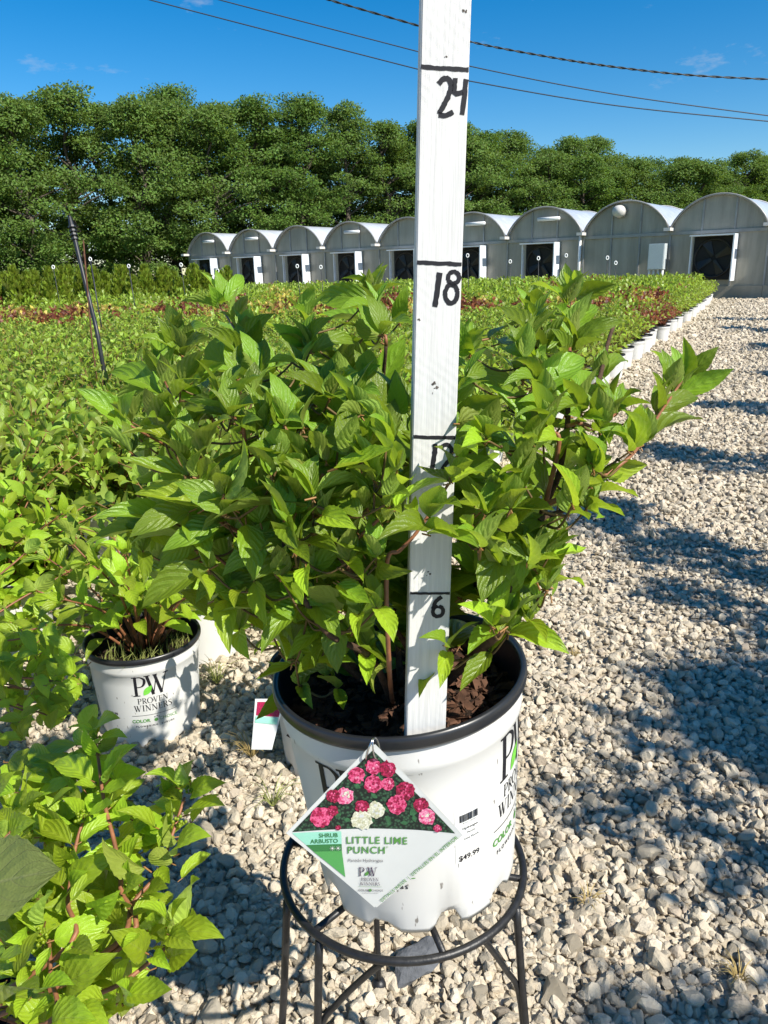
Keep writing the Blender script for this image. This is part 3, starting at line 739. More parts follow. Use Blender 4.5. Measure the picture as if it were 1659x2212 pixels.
for ox, oy, s, txt in SETS:
    for row in txt.replace('\n', '|').split('|'):
        q = row.split()
        if len(q) != 4: continue
        xb, yb, xt, yt = [(o_+s*float(v))*.5486 for o_, v in zip((ox, oy, ox, oy), q)]
        d = df((xb+xt)/2, (yb+yt)/2)+rgl.normal()*.012
        if 860 < max(xb, xt) and min(xb, xt) < 1010 and 940 < (yb+yt)/2 < 1200: d = min(d, .625)
        fresh = (yb+yt)/2 > 930 and rgl.random() < .5
        B, T_ = place_leaf(xb, yb, xt, yt, d, rgl, main, main_off, LMF if fresh else LM)
        nodes_main.append((xb, yb, d+.004)); nleaf += 1
for q in ((100, 1080, 150, 1210, 1100, 1600, .5425), (735, 500, 775, 525, 400, 2000, 1.2055)):
    xb, yb, xt, yt = [(o_+q[6]*v)*.5486 for o_, v in zip((q[4], q[5], q[4], q[5]), q[:4])]
    place_leaf(xb, yb, xt, yt, df(xb, yb)+.02, rgl, main, main_off, LMY, (.02, .03)); nleaf += 1

# stems: woody limbs out of the soil, then reddish shoots to every leaf node
potM = np.array(TILT)
def potpt(x, y, z): return RINGC+(potM[:3, :3]@np.array([x, y, z]))
def S(ox, oy, s, pts, dd=.012): return [px((ox+s*a)*.5486, (oy+s*b)*.5486, df((ox+s*a)*.5486, (oy+s*b)*.5486)+dd) for a, b in pts]
bases = [potpt(.0, .01, .22), potpt(-.025, .0, .22), potpt(.03, .02, .22), potpt(-.01, -.03, .22), potpt(.045, -.005, .22)]
def limb(pts, r0_, r1_, mat='wood', name='branch'):
    if r0_ >= .0045: mat = 'wood'
    C_ = catmull(pts, 7); rr = .72*np.linspace(r0_, r1_, len(C_))*(1+.08*np.sin(np.arange(len(C_))*2.1))
    t_ = np.linspace(0, 1, len(C_)); rr = .72*(r1_+(r0_-r1_)*(1-t_)**1.6)*(1+.07*np.sin(np.arange(len(C_))*2.1))
    if mat == 'wood' and r1_ < .0026:
        k_ = int(len(C_)*.6); MB().tube((C_-main_off)[:k_+1], rr[:k_+1], 8).build(name, M['wood'], main, True)
        MB().tube((C_-main_off)[k_:], rr[k_:], 8).build('shoot', M['stem_red'], main, True)
    else: MB().tube(C_-main_off, rr, 8).build(name, M[mat], main, True)
D_ = (1800, 1700, .5425)
trunkA = [bases[4]]+S(*D_, [(250, 1500), (290, 1390), (350, 1200), (400, 1050), (430, 930), (460, 800), (490, 670)], .03); limb(trunkA, .0085, .0055)
trunkB = [bases[2], potpt(.06, .02, .30)]+S(*D_, [(430, 960), (540, 780), (590, 680), (640, 530), (690, 420), (740, 300)], .05)+S(1800, 1000, .5425, [(800, 1240), (800, 1040), (800, 900), (815, 720)], .02); limb(trunkB, .008, .003)
limb(S(1800, 1000, .5425, [(815, 740), (820, 560), (830, 340)], .01), .003, .0018, 'stem_red')
limb(S(*D_, [(600, 650), (660, 610), (770, 570), (880, 470), (980, 380), (985, 300)], .02), .0045, .002, 'wood')
limb([np.array(S(*D_, [(640, 530)], .04)[0])]+S(1500, 1000, .9186, [(880, 1000), (1000, 920), (1085, 850), (1185, 700), (1290, 545)], .012), .004, .0018, 'stem_red')
limb(S(1800, 1000, .5425, [(1000, 990), (1040, 880), (1090, 660), (1145, 490)], .0), .0036, .0030, 'wood')
limb([np.array(S(*D_, [(640, 530)], .05)[0])]+S(1800, 1000, .5425, [(740, 1370), (680, 1280), (630, 1130), (600, 980), (575, 840)], .01), .0035, .0016, 'stem_red')
limb(S(1800, 1000, .5425, [(800, 1250), (900, 1230), (1010, 1260), (1090, 1210), (1150, 1160)], .01), .003, .0016, 'stem_red')
limb([bases[3]]+[px(800, 1420, .74), px(700, 1360, .71), px(620, 1210, .70)]+S(1100, 1600, .5425, [(60, 770), (130, 710), (240, 610), (320, 490)], .01), .0055, .002, 'stem_red')
limb([bases[0], px(880, 1400, .80)]+S(1100, 1600, .5425, [(420, 1060), (540, 980), (690, 850), (800, 740)], .015), .005, .002, 'stem_red')
limb([bases[3], px(840, 1430, .70)]+S(1100, 1600, .5425, [(780, 1150), (870, 1050), (960, 960), (1050, 840), (1160, 670), (1230, 560)], .01), .0036, .0018, 'stem_red')
limb([bases[1], px(740, 1430, .82), px(620, 1260, .78), px(540, 1160, .76)]+S(300, 1000, .5425, [(1220, 1330), (1195, 1290), (1150, 1190)], .01), .006, .002, 'wood')
limb([px(540, 1160, .76), px(470, 1120, .78)]+S(200, 1000, .904, [(640, 970), (590, 900)], .01), .004, .002, 'stem_red')
limb([px(470, 1120, .78)]+S(300, 1000, .5425, [(820, 1230), (700, 1100), (695, 1040), (640, 920)], .012), .003, .0016, 'stem_red')
limb([bases[1], px(760, 1300, .86), px(690, 1050, .88)]+S(300, 1000, .5425, [(1200, 760), (1220, 720), (1160, 560), (1050, 390)], .012), .0055, .0017, 'stem_red')
limb([bases[0], px(850, 1250, .88), px(820, 950, .88)]+S(200, 1000, .904, [(1460, 400), (1440, 350), (1405, 200)], .012), .0055, .0017, 'stem_red')
limb([bases[1], px(720, 1330, .90), px(560, 1150, .90), px(430, 1010, .90)]+S(300, 1000, .5425, [(400, 1250)], .01), .005, .0018, 'wood')
limb([bases[1], px(700, 1380, .84), px(560, 1280, .80), px(450, 1190, .79), px(340, 1140, .80)], .005, .0018, 'wood')
hubs = [px(540, 1160, .77), px(470, 1120, .79), px(430, 1010, .88), px(560, 1150, .88), px(690, 1050, .87), px(820, 950, .87), px(620, 1210, .71), px(800, 1420, .75), px(880, 1400, .80), px(840, 1430, .72), px(1090, 1330, .80), px(1110, 1180, .78), px(1180, 1030, .80), px(1180, 900, .85), px(700, 1360, .72), px(620, 900, .88), px(720, 780, .9), px(520, 850, .9), px(1000, 1150, .72)]
mb = MB(); used = []
for (x, y, d) in nodes_main:
    Q = px(x, y, d)
    if any(np.linalg.norm(Q-u_) < .022 for u_ in used): continue
    used.append(Q)
    h = min(hubs, key=lambda q: np.linalg.norm(q-Q)+ (0.15 if q[2] > Q[2] else 0))
    if np.linalg.norm(h-Q) < .02 or np.linalg.norm(h-Q) > .13: continue
    mid = h*.45+Q*.55+np.array([0, 0, -.012]); C_ = catmull([h, mid, Q], 5)
    if any(862 < q_[0] < 995 and q_[2] < .76 for q_ in map(pj, C_)): continue
    mb.tube(C_-main_off, np.linspace(.0013, .0010, len(C_)), 6)
    hubs.append(Q*.5+mid*.5)
tw = mb.build('twigs', M['twig'], main, True); tw['kind'] = 'stuff'

# interior leaves of the same plant, kept inside its outline
OUT = [(230, 880), (330, 850), (420, 760), (430, 690), (505, 640), (560, 720), (650, 690), (760, 660), (840, 640), (880, 680), (890, 900), (1000, 720), (1080, 700), (1180, 680), (1260, 650), (1250, 780), (1290, 900), (1320, 980), (1270, 1090), (1200, 1150), (1210, 1270), (1150, 1360), (1060, 1420), (960, 1400), (880, 1470), (640, 1480), (560, 1400), (480, 1350), (340, 1290), (270, 1180), (280, 1090), (250, 960)]
def inside(x, y, poly=OUT):
    c = False; n = len(poly); j = n-1
    for i in range(n):
        xi, yi = poly[i]; xj, yj = poly[j]
        if (yi > y) != (yj > y) and x < (xj-xi)*(y-yi)/(yj-yi)+xi: c = not c
        j = i
    return c
fm, ft = [], []; tr_ = 0; obj_left = 300-nleaf
while len(fm) < 520 and tr_ < 9000:
    tr_ += 1
    x, y = rgl.uniform(230, 1320), rgl.uniform(640, 1480)
    if not inside(x, y): continue
    d = df(x, y)+.03+.22*rgl.random()
    if y > 1330: d = max(d, .74)
    if 860 < x < 1010: d = max(d, .76)
    Q = px(x, y, d); ax = nrm(np.array([(x-870)/700, rgl.normal()*.4, .9])+rgl.normal(size=3)*.25)
    a1 = nrm(np.cross(ax, [0, 1, .1])); b1 = np.cross(ax, a1); phi = rgl.uniform(0, 3)
    for l in range(4):
        t_ = phi+l*math.pi/2; p_ = math.cos(t_)*a1+math.sin(t_)*b1; e = R_(rgl.uniform(5, 45)); dr = p_*math.cos(e)+ax*math.sin(e)
        sz = rgl.uniform(.055, .078); tx, ty, td = pj(Q+dr*sz)
        if not inside(tx, ty): continue
        if 850 < tx < 1020 and td < .72: continue
        fm.append(frame(dr, ax*math.cos(e)-p_*math.sin(e)+np.array([0, 0, .4]), sz, Q-main_off)); ft.append(rgl.integers(len(LEAF_MID)))
k_ = 0; tr_ = 0
while k_ < 110 and tr_ < 6000:
    tr_ += 1
    x, y = rgl.uniform(300, 1230), rgl.uniform(1060, 1470)
    if not inside(x, y) or 800 < x < 1010: continue
    d = df(x, y)+rgl.uniform(.01, .09)
    if y > 1380: d = max(d, .72)
    Q = px(x, y, d); a_ = rgl.uniform(0, 6.28); dr = nrm(RT*math.cos(a_)+np.array([0, -.3, .12])+UP*math.sin(a_)*.8+rgl.normal(size=3)*.2); sz = rgl.uniform(.042, .062)
    tx, ty, td = pj(Q+dr*sz)
    if not inside(tx, ty) or 830 < tx < 1015: continue
    fm.append(frame(dr, np.array([0, 0, .8])+nrm(CAM-Q)*.5+rgl.normal(size=3)*.35, sz, Q-main_off)); ft.append(rgl.integers(len(LEAF_MID))); k_ += 1
for Q in used:          # small upright leaves that close each rosette
    for l in range(3):
        a_ = rgl.uniform(0, 6.28); dr = nrm(np.array([math.cos(a_)*.45, math.sin(a_)*.45, .9])+rgl.normal(size=3)*.15); sz = rgl.uniform(.028, .05)
        tx, ty, td = pj(Q+dr*sz)
        if 860 < tx < 1015 and (td > .6 or ty < 930): continue
        fm.append(frame(dr, nrm(np.array([-math.cos(a_), -math.sin(a_), .5])), sz, Q-main_off)); ft.append(rgl.integers(len(LEAF_MID)))
lo = link('leaves', merge('leaves', LEAF_MID, ft, fm, [M['leaf'], M['petiole']], rgl.random(len(fm)), True), main); lo['kind'] = 'stuff'

# ------------------------------------------------------------------ measuring stick
S0, S24 = px(920, 1585, .745), px(961, 147, .745*(1-.00816*24))
AX = nrm(S24-S0); INCH = np.linalg.norm(S24-S0)/24.0
WX = nrm(RT-AX*(RT@AX)); WX = nrm(WX*math.cos(R_(5))+np.cross(AX, WX)*math.sin(R_(5)))
NZ = np.cross(WX, AX)
if NZ@(CAM-S0) < 0: NZ = -NZ
HW, HT, LEN = .0192, .0085, INCH*34
stick = thing('measuring_stick', 'white painted wooden measuring stick with black inch marks standing in the pot', 'measuring stick', tuple(S0-NZ*HT))
so_ = np.array(S0-NZ*HT)
SM = np.eye(4); SM[:3, 0] = WX; SM[:3, 1] = -NZ; SM[:3, 2] = AX
bm = bmesh.new()
for v in [(-HW, -HT, -.03), (HW, -HT, -.03), (HW, HT, -.03), (-HW, HT, -.03), (-HW, -HT, LEN), (HW, -HT, LEN), (HW, HT, LEN), (-HW, HT, LEN)]: bm.verts.new(v)
bm.verts.ensure_lookup_table()
for f in ((3, 2, 1, 0), (4, 5, 6, 7), (0, 1, 5, 4), (1, 2, 6, 5), (2, 3, 7, 6), (3, 0, 4, 7)): bm.faces.new([bm.verts[i] for i in f])
bmesh.ops.bevel(bm, geom=list(bm.edges), offset=.0009, segments=2, affect='EDGES')
me = bpy.data.meshes.new('board'); bm.to_mesh(me); bm.free(); me.materials.append(M['stake']); me.materials.append(M['raw'])
bo = link('board', me, stick); bo.matrix_basis = Matrix(SM.tolist())
def on_stick(u, v, lift): return (u, -HT-lift, v)
rgs = np.random.default_rng(4)
def stroke(P_, pts, wd):
    C_ = cr2(pts) if len(pts) > 2 else np.linspace(pts[0], pts[1], 9)
    ws = wd*(1+rgs.normal(size=len(C_))*.07); v, f = ribbon(np.array(C_)+rgs.normal(size=(len(C_), 2))*.00012, ws); P_.add('ink', v, f)
for inch, num in ((24, 0), (18, 1), (12, 2), (6, 3)):
    z = inch*INCH; P = Print()
    stroke(P, [(-.0186, z+.0003), (-.006, z-.0002), (.006, z-.0004), (.0188, z-.0006)], .0032 if inch != 6 else .0024)
    P.emit('mark', stick, on_stick, .00035, None, Matrix(SM.tolist()))
    P = Print()
    def at(x, y, sc_, x0, y0): return ((x-x0)*sc_-.0192, z-(y-y0)*sc_)
    if num == 0:
        q = lambda pts: [at(a, b, .0001134, 247, 455) for a, b in pts]
        stroke(P, q([(378, 555), (400, 528), (440, 522), (462, 560), (452, 615), (420, 680), (385, 742)]), .0040); stroke(P, q([(380, 748), (430, 752), (482, 728)]), .0038)
        stroke(P, q([(492, 515), (488, 560), (492, 612), (545, 602)]), .0036); stroke(P, q([(566, 520), (560, 620), (546, 745)]), .0040)
    elif num == 1:
        q = lambda pts: [at(a, b, .0001226, 225, 1770) for a, b in pts]
        stroke(P, q([(386, 1830), (374, 1940), (360, 2055)]), .0046)
        stroke(P, q([(482+38*math.sin(a), 1862-38*math.cos(a)) for a in np.linspace(0, 6.28, 11)]), .0036)
        stroke(P, q([(470+42*math.sin(a), 1968-62*math.cos(a)) for a in np.linspace(0, 6.28, 11)]), .0038)
    elif num == 2:
        q = lambda pts: [at(a, b, .000121, 950, 240) for a, b in pts]
        stroke(P, q([(1118, 290), (1112, 370), (1100, 470)]), .0042); stroke(P, q([(1162, 310), (1200, 295), (1235, 325), (1230, 390), (1190, 450), (1160, 500)]), .0036); stroke(P, q([(1160, 505), (1240, 500)]), .0036)
    else:
        q = lambda pts: [at(a, b, .000121, 925, 1370) for a, b in pts]
        stroke(P, q([(1175, 1400), (1130, 1440), (1110, 1500)]), .0040); stroke(P, q([(1150+40*math.sin(a), 1520-42*math.cos(a)) for a in np.linspace(0, 6.28, 11)]), .0036)
    P.emit('numeral', stick, on_stick, .00035, None, Matrix(SM.tolist()))

for (kx, ky, kr) in ((941, 832, .0022), (926, 1238, .0016), (964, 122, .0011), (905, 690, .0010), (1004, 20, .0016), (935, 850, .0009), (915, 1100, .0008)):
    dirx = ray(kx, ky); org = so_+NZ*HT; tt_ = ((org-CAM)@NZ)/(dirx@NZ); hit = CAM+dirx*tt_-so_; uu, vv = hit@WX, hit@AX
    P = Print()
    for j_ in range(4):
        v2, f2 = disc(uu+rgs.normal()*kr*.5, vv+rgs.normal()*kr*.6, kr*rgs.uniform(.25, .6), 9, .25, rgs); P.add('knot', v2, f2)
    P.emit('knot', stick, on_stick, .0003, None, Matrix(SM.tolist()))
    stick.children[-1]['kind'] = 'stuff'
# ------------------------------------------------------------------ wire stand
stand = thing('plant_stand', 'black iron wire plant stand holding the white pot', 'plant stand', (.012, .782, 0))
zr = .396; RR = .147
def cir(r, z, n=72): return [np.array([r*math.cos(a), r*math.sin(a), z]) for a in np.linspace(0, 2*math.pi, n, endpoint=False)]
MB().tube(cir(RR, zr), .0047, 10, closed=True).build('ring', M['iron'], stand, True)
MB().tube(cir(.055, zr), .0042, 8, closed=True).build('inner_ring', M['iron'], stand, True)
for k in range(6):
    a = view_az+R_(-42+60*k); e_ = np.array([math.cos(a), math.sin(a), 0])
    MB().tube([e_*.055+np.array([0, 0, zr]), e_*(RR-.002)+np.array([0, 0, zr])], .0040, 8).build('spoke', M['iron'], stand, True)
for a_deg, brace, a2 in ((-38, 1, -8), (62, 1, 38), (196, 1, 215), (-66, 0, 0)):
    a = view_az+R_(a_deg); e_ = np.array([math.cos(a), math.sin(a), 0]); foot = e_*(RR+.045)
    top = e_*(RR+.001)+np.array([0, 0, zr-.004])
    if a_deg == 196: foot = e_*(RR+.02)
    C_ = catmull([top, e_*(RR+.018)+np.array([0, 0, zr*.55]), foot+np.array([0, 0, .012])], 8)
    lg = MB().tube(C_, .0046, 8).build('leg', M['iron'], stand, True)
    MB().sphere(foot+np.array([0, 0, .0125]), .0125, 14, 10).build('ball_foot', M['iron'], lg, True)
    if brace:
        b = view_az+R_(a2); f2 = np.array([math.cos(b), math.sin(b), 0])
        Pb = [f2*(RR-.002)+np.array([0, 0, zr-.005]), f2*(RR-.003)*.75+e_*(RR)*.25+np.array([0, 0, zr-.03]), f2*RR*.25+e_*(RR)*.75+np.array([0, 0, zr-.085]), e_*(RR+.008)+np.array([0, 0, zr-.13]), e_*(RR+.022)+np.array([0, 0, zr*.38])]
        MB().tube(catmull(Pb, 7), .0038, 8).build('brace', M['iron'], stand, True)

# ------------------------------------------------------------------ diamond plant tag hanging from the rim
TL, TT, TR, TB = px(623, 1787, .738), px(806, 1613, .694), px(1000, 1790, .736), px(800, 1970, .780)
TC = (TL+TR+TT+TB)/4; tx = nrm(TR-TL); ty = nrm((TT-TB)-tx*((TT-TB)@tx)); tz = np.cross(tx, ty)
if tz@(CAM-TC) < 0: tz = -tz
hw = np.linalg.norm(TR-TL)/2; hh = np.linalg.norm(TT-TB)/2; HD = (hw+hh)/2
tagr = thing('plant_tag', 'diamond shaped paper plant tag with pink flower photo hanging from the pot rim', 'tag', tuple(TC))
TM = np.eye(4); TM[:3, 0] = tx*(hw/HD); TM[:3, 1] = ty*(hh/HD); TM[:3, 2] = tz; TMx = Matrix(TM.tolist())
def curl(u, v): return .0035*((u-v*.2)/HD)**2-.002*max(0, (-v/HD))**2
def on_tag(u, v, lift): return (u, v, lift+curl(u, v))
def sheet(name, scale, dz, shift, mat):
    n = 14; V_, F_ = [], []
    for i in range(n+1):
        for j in range(n+1):
            a, b = -1+2*i/n, -1+2*j/n; u, v = (a+b)/2*HD*scale+shift[0], (b-a)/2*HD*scale+shift[1]
            V_.append((u, v, dz+curl(u, v)))
    for i in range(n):
        for j in range(n): F_.append((i*(n+1)+j, (i+1)*(n+1)+j, (i+1)*(n+1)+j+1, i*(n+1)+j+1))
    k = len(V_); V_ += [(a, b, c-.0004) for a, b, c in V_]; F_ += [tuple(reversed([q+k for q in f])) for f in F_]
    o = link(name, pymesh(name, V_, F_, mat, None, True), tagr); o.matrix_basis = TMx; return o
sheet('front_page', 1.0, 0, (0, 0), M['paper']); sheet('back_page', 1.0, -.0022, (.0024, -.0026), M['paper'])
def mat_bloom(name, a, b):
    m, n, o = newmat(name); g = G(n); c = g.coord('Object')
    col = g.mix(g.ramp(g.voro(520, c), .2, .75), a, b)
    n.links.new(g.pbr(col, .45, .4), o.inputs[0]); return m
M['b_pink'] = mat_bloom('printed_pink_bloom', (.78, .16, .32), (.55, .03, .13))
M['b_red'] = mat_bloom('printed_red_bloom', (.52, .02, .10), (.22, .006, .04))
M['b_pale'] = mat_bloom('printed_pale_pink_bloom', (.84, .42, .55), (.70, .12, .28))
M['b_dark'] = mat_bloom('printed_dark_bloom', (.30, .01, .05), (.12, .004, .02))
M['b_cream'] = mat_bloom('printed_cream_bloom', (.66, .64, .46), (.45, .46, .30))
M['b_white'] = mat_bloom('printed_white_bloom', (.80, .80, .68), (.55, .56, .42))
m_, n_, o_ = newmat('printed_foliage'); g_ = G(n_); cc_ = g_.coord('Object')
n_.links.new(g_.pbr(g_.mix(g_.ramp(g_.voro(330, cc_), .15, .6), (.045, .125, .065), (.006, .014, .012)), .45, .4), o_.inputs[0]); M['b_fol'] = m_
M['b_leaf'] = mat_simple('printed_green_leaf', (.035, .13, .055), .45, .4, 0, .4, 300)
s_ = HD/ .0800
U = HD
P = Print(); edge = .93
P.add('b_fol', [(-U*edge, .012*U), (0, U*edge+.0*U), (U*edge, .012*U), (.5*U, .03*U), (0, .035*U), (-.5*U, .025*U)], [(0, 5, 4, 3, 2, 1)])
P.emit('photo', tagr, on_tag, .0003, .008, TMx)
rgp = np.random.default_rng(9)
def tq(zx, zy): return ((zx-748)/690*U, (735-zy)/690*U)      # from the close view of the tag
P = Print()
for k in range(70):
    zx, zy = rgp.uniform(200, 1320), rgp.uniform(330, 720); u_, v_ = tq(zx, zy)
    if abs(u_)+abs(v_) > .80*U or v_ < .07*U: continue
    v2, f2 = leaf2d(.09*U, .025*U); P.add('b_leaf', v2, f2, (u_, v_), rgp.uniform(0, 6.28))
P.emit('printed_leaves', tagr, on_tag, .0005, .008, TMx); tagr.children[-1]['kind'] = 'stuff'
for ink, lst in (('b_red', ((860, 230, 62), (995, 400, 85), (1120, 510, 58), (660, 530, 55), (470, 700, 70), (440, 440, 52), (430, 560, 45))), ('b_pink', ((752, 215, 60), (625, 280, 62), (748, 350, 68), (862, 350, 50), (340, 610, 88), (930, 510, 74), (1250, 690, 60))),
                 ('b_pale', ((530, 440, 66), (1165, 600, 64))), ('b_white', ((655, 640, 80), (770, 555, 68)))):
    for zx, zy, r in lst:
        P = Print(); u_, v_ = tq(zx, zy); r_ = r/690*U; r_ = min(r_, max(.01, (.94*U-abs(u_)-abs(v_))/1.42), max(.02*U, v_-.02*U))
        v2, f2 = disc(u_, v_, r_, 26, .07, rgp); P.add(ink, v2, f2)
        for q_ in range(26):
            a_, rr_ = rgp.uniform(0, 6.28), r_*math.sqrt(rgp.random())*.95; v2, f2 = disc(u_+rr_*math.cos(a_), v_+rr_*math.sin(a_), r_*rgp.uniform(.10, .19), 7, .15, rgp)
            P.add({'b_red': ('b_pink', 'b_dark'), 'b_pink': ('b_pale', 'b_red'), 'b_pale': ('b_white', 'b_pink'), 'b_white': ('paper', 'b_cream')}[ink][q_ % 2 if rr_ < .6*r_ else 1], v2, f2)
        P.emit('printed_bloom', tagr, on_tag, .0008+.00004*(zx % 7), .01, TMx)
P = Print()
P.add('ink_mint', [(-.93*U, .0), (-.37*U, .0), (-.37*U, -.155*U), (-.78*U, -.155*U)], [(3, 2, 1, 0)])
P.add('ink_deep', [(-.78*U, -.155*U), (-.37*U, -.155*U), (-.37*U, -.24*U), (-.70*U, -.24*U)], [(3, 2, 1, 0)])
P.add('ink_mid', [(-.70*U, -.24*U), (-.37*U, -.24*U), (-.34*U, -.58*U)], [(2, 1, 0)])
P.emit('print', tagr, on_tag, .0003, .008, TMx)
P = Print()
P.text('ink_deep', 'SHRUB', .052*U, (-.41*U, -.065*U), align='RIGHT', bold=.02); P.text('ink_deep', 'ARBUSTO', .052*U, (-.41*U, -.135*U), align='RIGHT', bold=.02)
P.text('ink_green', 'LITTLE LIME', .088*U, (-.32*U, -.145*U), align='LEFT', bold=.022, spacing=1.12); P.text('ink_green', 'PUNCH', .088*U, (-.31*U, -.268*U), align='LEFT', bold=.022, spacing=1.12)
P.text('ink_green', '®', .025*U, (.155*U, -.20*U))
P.text('ink_grey', 'Panicle Hydrangea', .04*U, (-.30*U, -.375*U), align='LEFT')
P.serif('ink_purple', 'P', .115*U, (-.145*U, -.56*U)); P.serif('ink_purple', 'W', .115*U, (-.02*U, -.56*U))
v2, f2 = leaf2d(.085*U, .02*U); P.add('ink_green', v2, f2, (-.11*U, -.56*U), R_(48))
P.serif('ink_purple', 'PROVEN', .044*U, (-.05*U, -.625*U)); P.serif('ink_purple', 'WINNERS', .044*U, (-.05*U, -.685*U)); P.rect('ink_green', -.19*U, -.705*U, .09*U, -.702*U)
P.text('ink_grey', 'COLOR', .028*U, (-.125*U, -.765*U), bold=.02); v2, f2 = disc(-.048*U, -.753*U, .02*U, 8); P.add('ink_green', v2, f2); P.text('ink_grey', 'CHOICE', .028*U, (.035*U, -.765*U)); P.text('ink_grey', 'FLOWERING SHRUBS', .013*U, (-.05*U, -.795*U), spacing=1.2)
P.text('ink_green', 'DETAILS INSIDE  |  DETALLES EN EL INTERIOR', .042*U, (.53*U, -.475*U), R_(45), bold=.012, spacing=1.05)
for k in (-1, 1):
    for a in np.linspace(0, 2*math.pi, 8, endpoint=False):
        c_ = np.array([-.445*U+k*.033*U, -.198*U]); P.add('paper', *ribbon([c_+.019*U*np.array([math.cos(a), math.sin(a)]), c_+.03*U*np.array([math.cos(a), math.sin(a)])], .004*U))
    v2, f2 = disc(-.445*U+k*.033*U, -.198*U, .013*U, 8); P.add('paper', v2, f2)
P.emit('lettering', tagr, on_tag, .0007, .012, TMx)
# wire ring through the tag and round the pot rim
rc = TC+ty*(HD*.93)+tz*.001
rp_ = px(806, 1598, .697)
for k, (dx_, tw_) in enumerate(((-.003, .25), (.003, -.2))):
    cP = rc*.45+rp_*.55+tx*dx_; e1 = nrm(ty*1.0+tx*tw_); C_ = [cP+e1*.0115*math.cos(a)+nrm(np.cross(e1, tx)+tx*.35)*.0065*math.sin(a)-np.array(TC) for a in np.linspace(0, 2*math.pi, 24, endpoint=False)]
    MB().tube(C_, .0008, 6, closed=True).build('wire_loop', M['steel'], tagr, True)

# ------------------------------------------------------------------ other hydrangeas near the camera
def stems_mesh(stems, r0_, r1_, sides, off=(0, 0, 0)):
    b = MB()
    for C_ in stems: b.tube(C_-np.asarray(off), np.linspace(r0_, r1_, len(C_)), sides)
    return b
# front-left hydrangea with budding shoot tips
fg_base = np.array([-.60, .70, 0.0])
fg = thing('potted_hydrangea', 'fresh lime green hydrangea with budding tips beside the stand, large dull leaf in it', 'potted plant', tuple(fg_base))
add_pot(fg, None, True)
FGS = (0, 2800, .9698, """385 110 270 65|390 100 375 20|395 105 490 30|400 130 515 115|400 170 345 60|370 280 215 215|430 270 500 150|440 280 560 140|385 300 300 300|420 320 515 300|450 390 595 280|320 450 250 360|330 400 310 320|360 420 460 370|330 530 490 430|290 540 140 470|270 610 220 540|300 560 340 620|380 800 490 725
 300 700 490 580|290 770 410 650|250 710 185 645|720 310 585 260|770 290 730 210|780 330 920 300|740 360 650 300|760 420 915 385|720 530 680 420|630 470 470 405|720 580 860 510|700 620 605 580|590 640 415 505|600 740 685 720|180 860 215 735|160 900 30 800|220 930 450 850|190 940 90 860|240 1030 450 910|200 960 150 1090|270 1110 485 995|0 1000 90 980
 720 880 760 765|700 930 905 935|690 910 800 960|680 880 555 790|590 980 440 900|690 1000 805 960|620 1000 690 1060|690 930 680 870|520 1150 700 1130|500 1190 470 1110|420 1170 280 1190|170 1140 300 1120|210 1270 400 1240|0 1190 170 1130|70 1120 120 1060|40 470 0 400|50 480 160 370|20 540 -30 470|0 310 70 250|60 330 -40 330|100 420 180 340|40 500 150 440|520 800 420 780|540 830 640 760|560 700 520 600
 460 650 400 560|640 640 690 700|700 460 650 560|560 900 500 960|330 860 420 800|100 640 190 690|60 820 0 760|150 760 60 740|110 900 20 930|340 1010 400 1060|120 1170 60 1250|260 1200 230 1290|330 1210 440 1290|20 1100 -40 1170|300 960 380 1000|640 800 700 740|520 700 600 690|80 560 20 600""")
def dfg(y): return 1.01-.21*(y-1536)/600
ox, oy, s, txt = FGS
fgn = []
for row in txt.replace('\n', '|').split('|'):
    q = row.split()
    if len(q) != 4: continue
    xb, yb, xt, yt = [(o_+s*float(v))*.5486 for o_, v in zip((ox, oy, ox, oy), q)]
    d = dfg((yb+yt)/2)+rgl.normal()*.012
    place_leaf(xb, yb, xt, yt, d, rgl, fg, fg_base, LMF, (.066, .080), .75, 1.12); fgn.append((xb, yb, d+.005))
    jx, jy = rgl.normal()*26-14, rgl.normal()*26+22; a_ = rgl.normal()*.7; ca_, sa_ = math.cos(a_), math.sin(a_); vx, vy = xt-xb, yt-yb
    place_leaf(xb+jx, yb+jy, xb+jx+vx*ca_-vy*sa_, yb+jy+vx*sa_+vy*ca_, d+.05, rgl, fg, fg_base, LMF, (.064, .078), .6, 1.12)
FG2 = lambda pts: [px((ox+s*a)*.5486, (oy+s*b)*.5486, dfg((oy+s*b)*.5486)+.01) for a, b in pts]
for k, pts in enumerate(([(385, 110), (400, 200), (412, 300), (430, 400), (470, 560), (490, 720), (440, 1000)], [(345, 420), (305, 560), (275, 770), (230, 1000)], [(750, 350), (690, 530), (640, 660), (540, 780), (400, 1000)], [(200, 930), (205, 1060), (190, 1270)], [(720, 910), (640, 990), (500, 1100), (360, 1170), (220, 1290)], [(50, 480), (0, 560), (-60, 800)])):
    C_ = catmull([fg_base+np.array([.04*k-.08, .03*k-.08, .22])]+list(reversed(FG2(pts))), 6)
    MB().tube(C_-fg_base, np.linspace(.0034, .0018, len(C_)), 7).build('stem', M['stem_red'], fg, True)
FGO = [(-20, 1640), (150, 1590), (250, 1640), (300, 1720), (400, 1720), (425, 1790), (380, 1860), (330, 1910), (420, 2000), (340, 2070), (320, 2120), (200, 2230), (-20, 2230)]
xm, xt_ = [], []
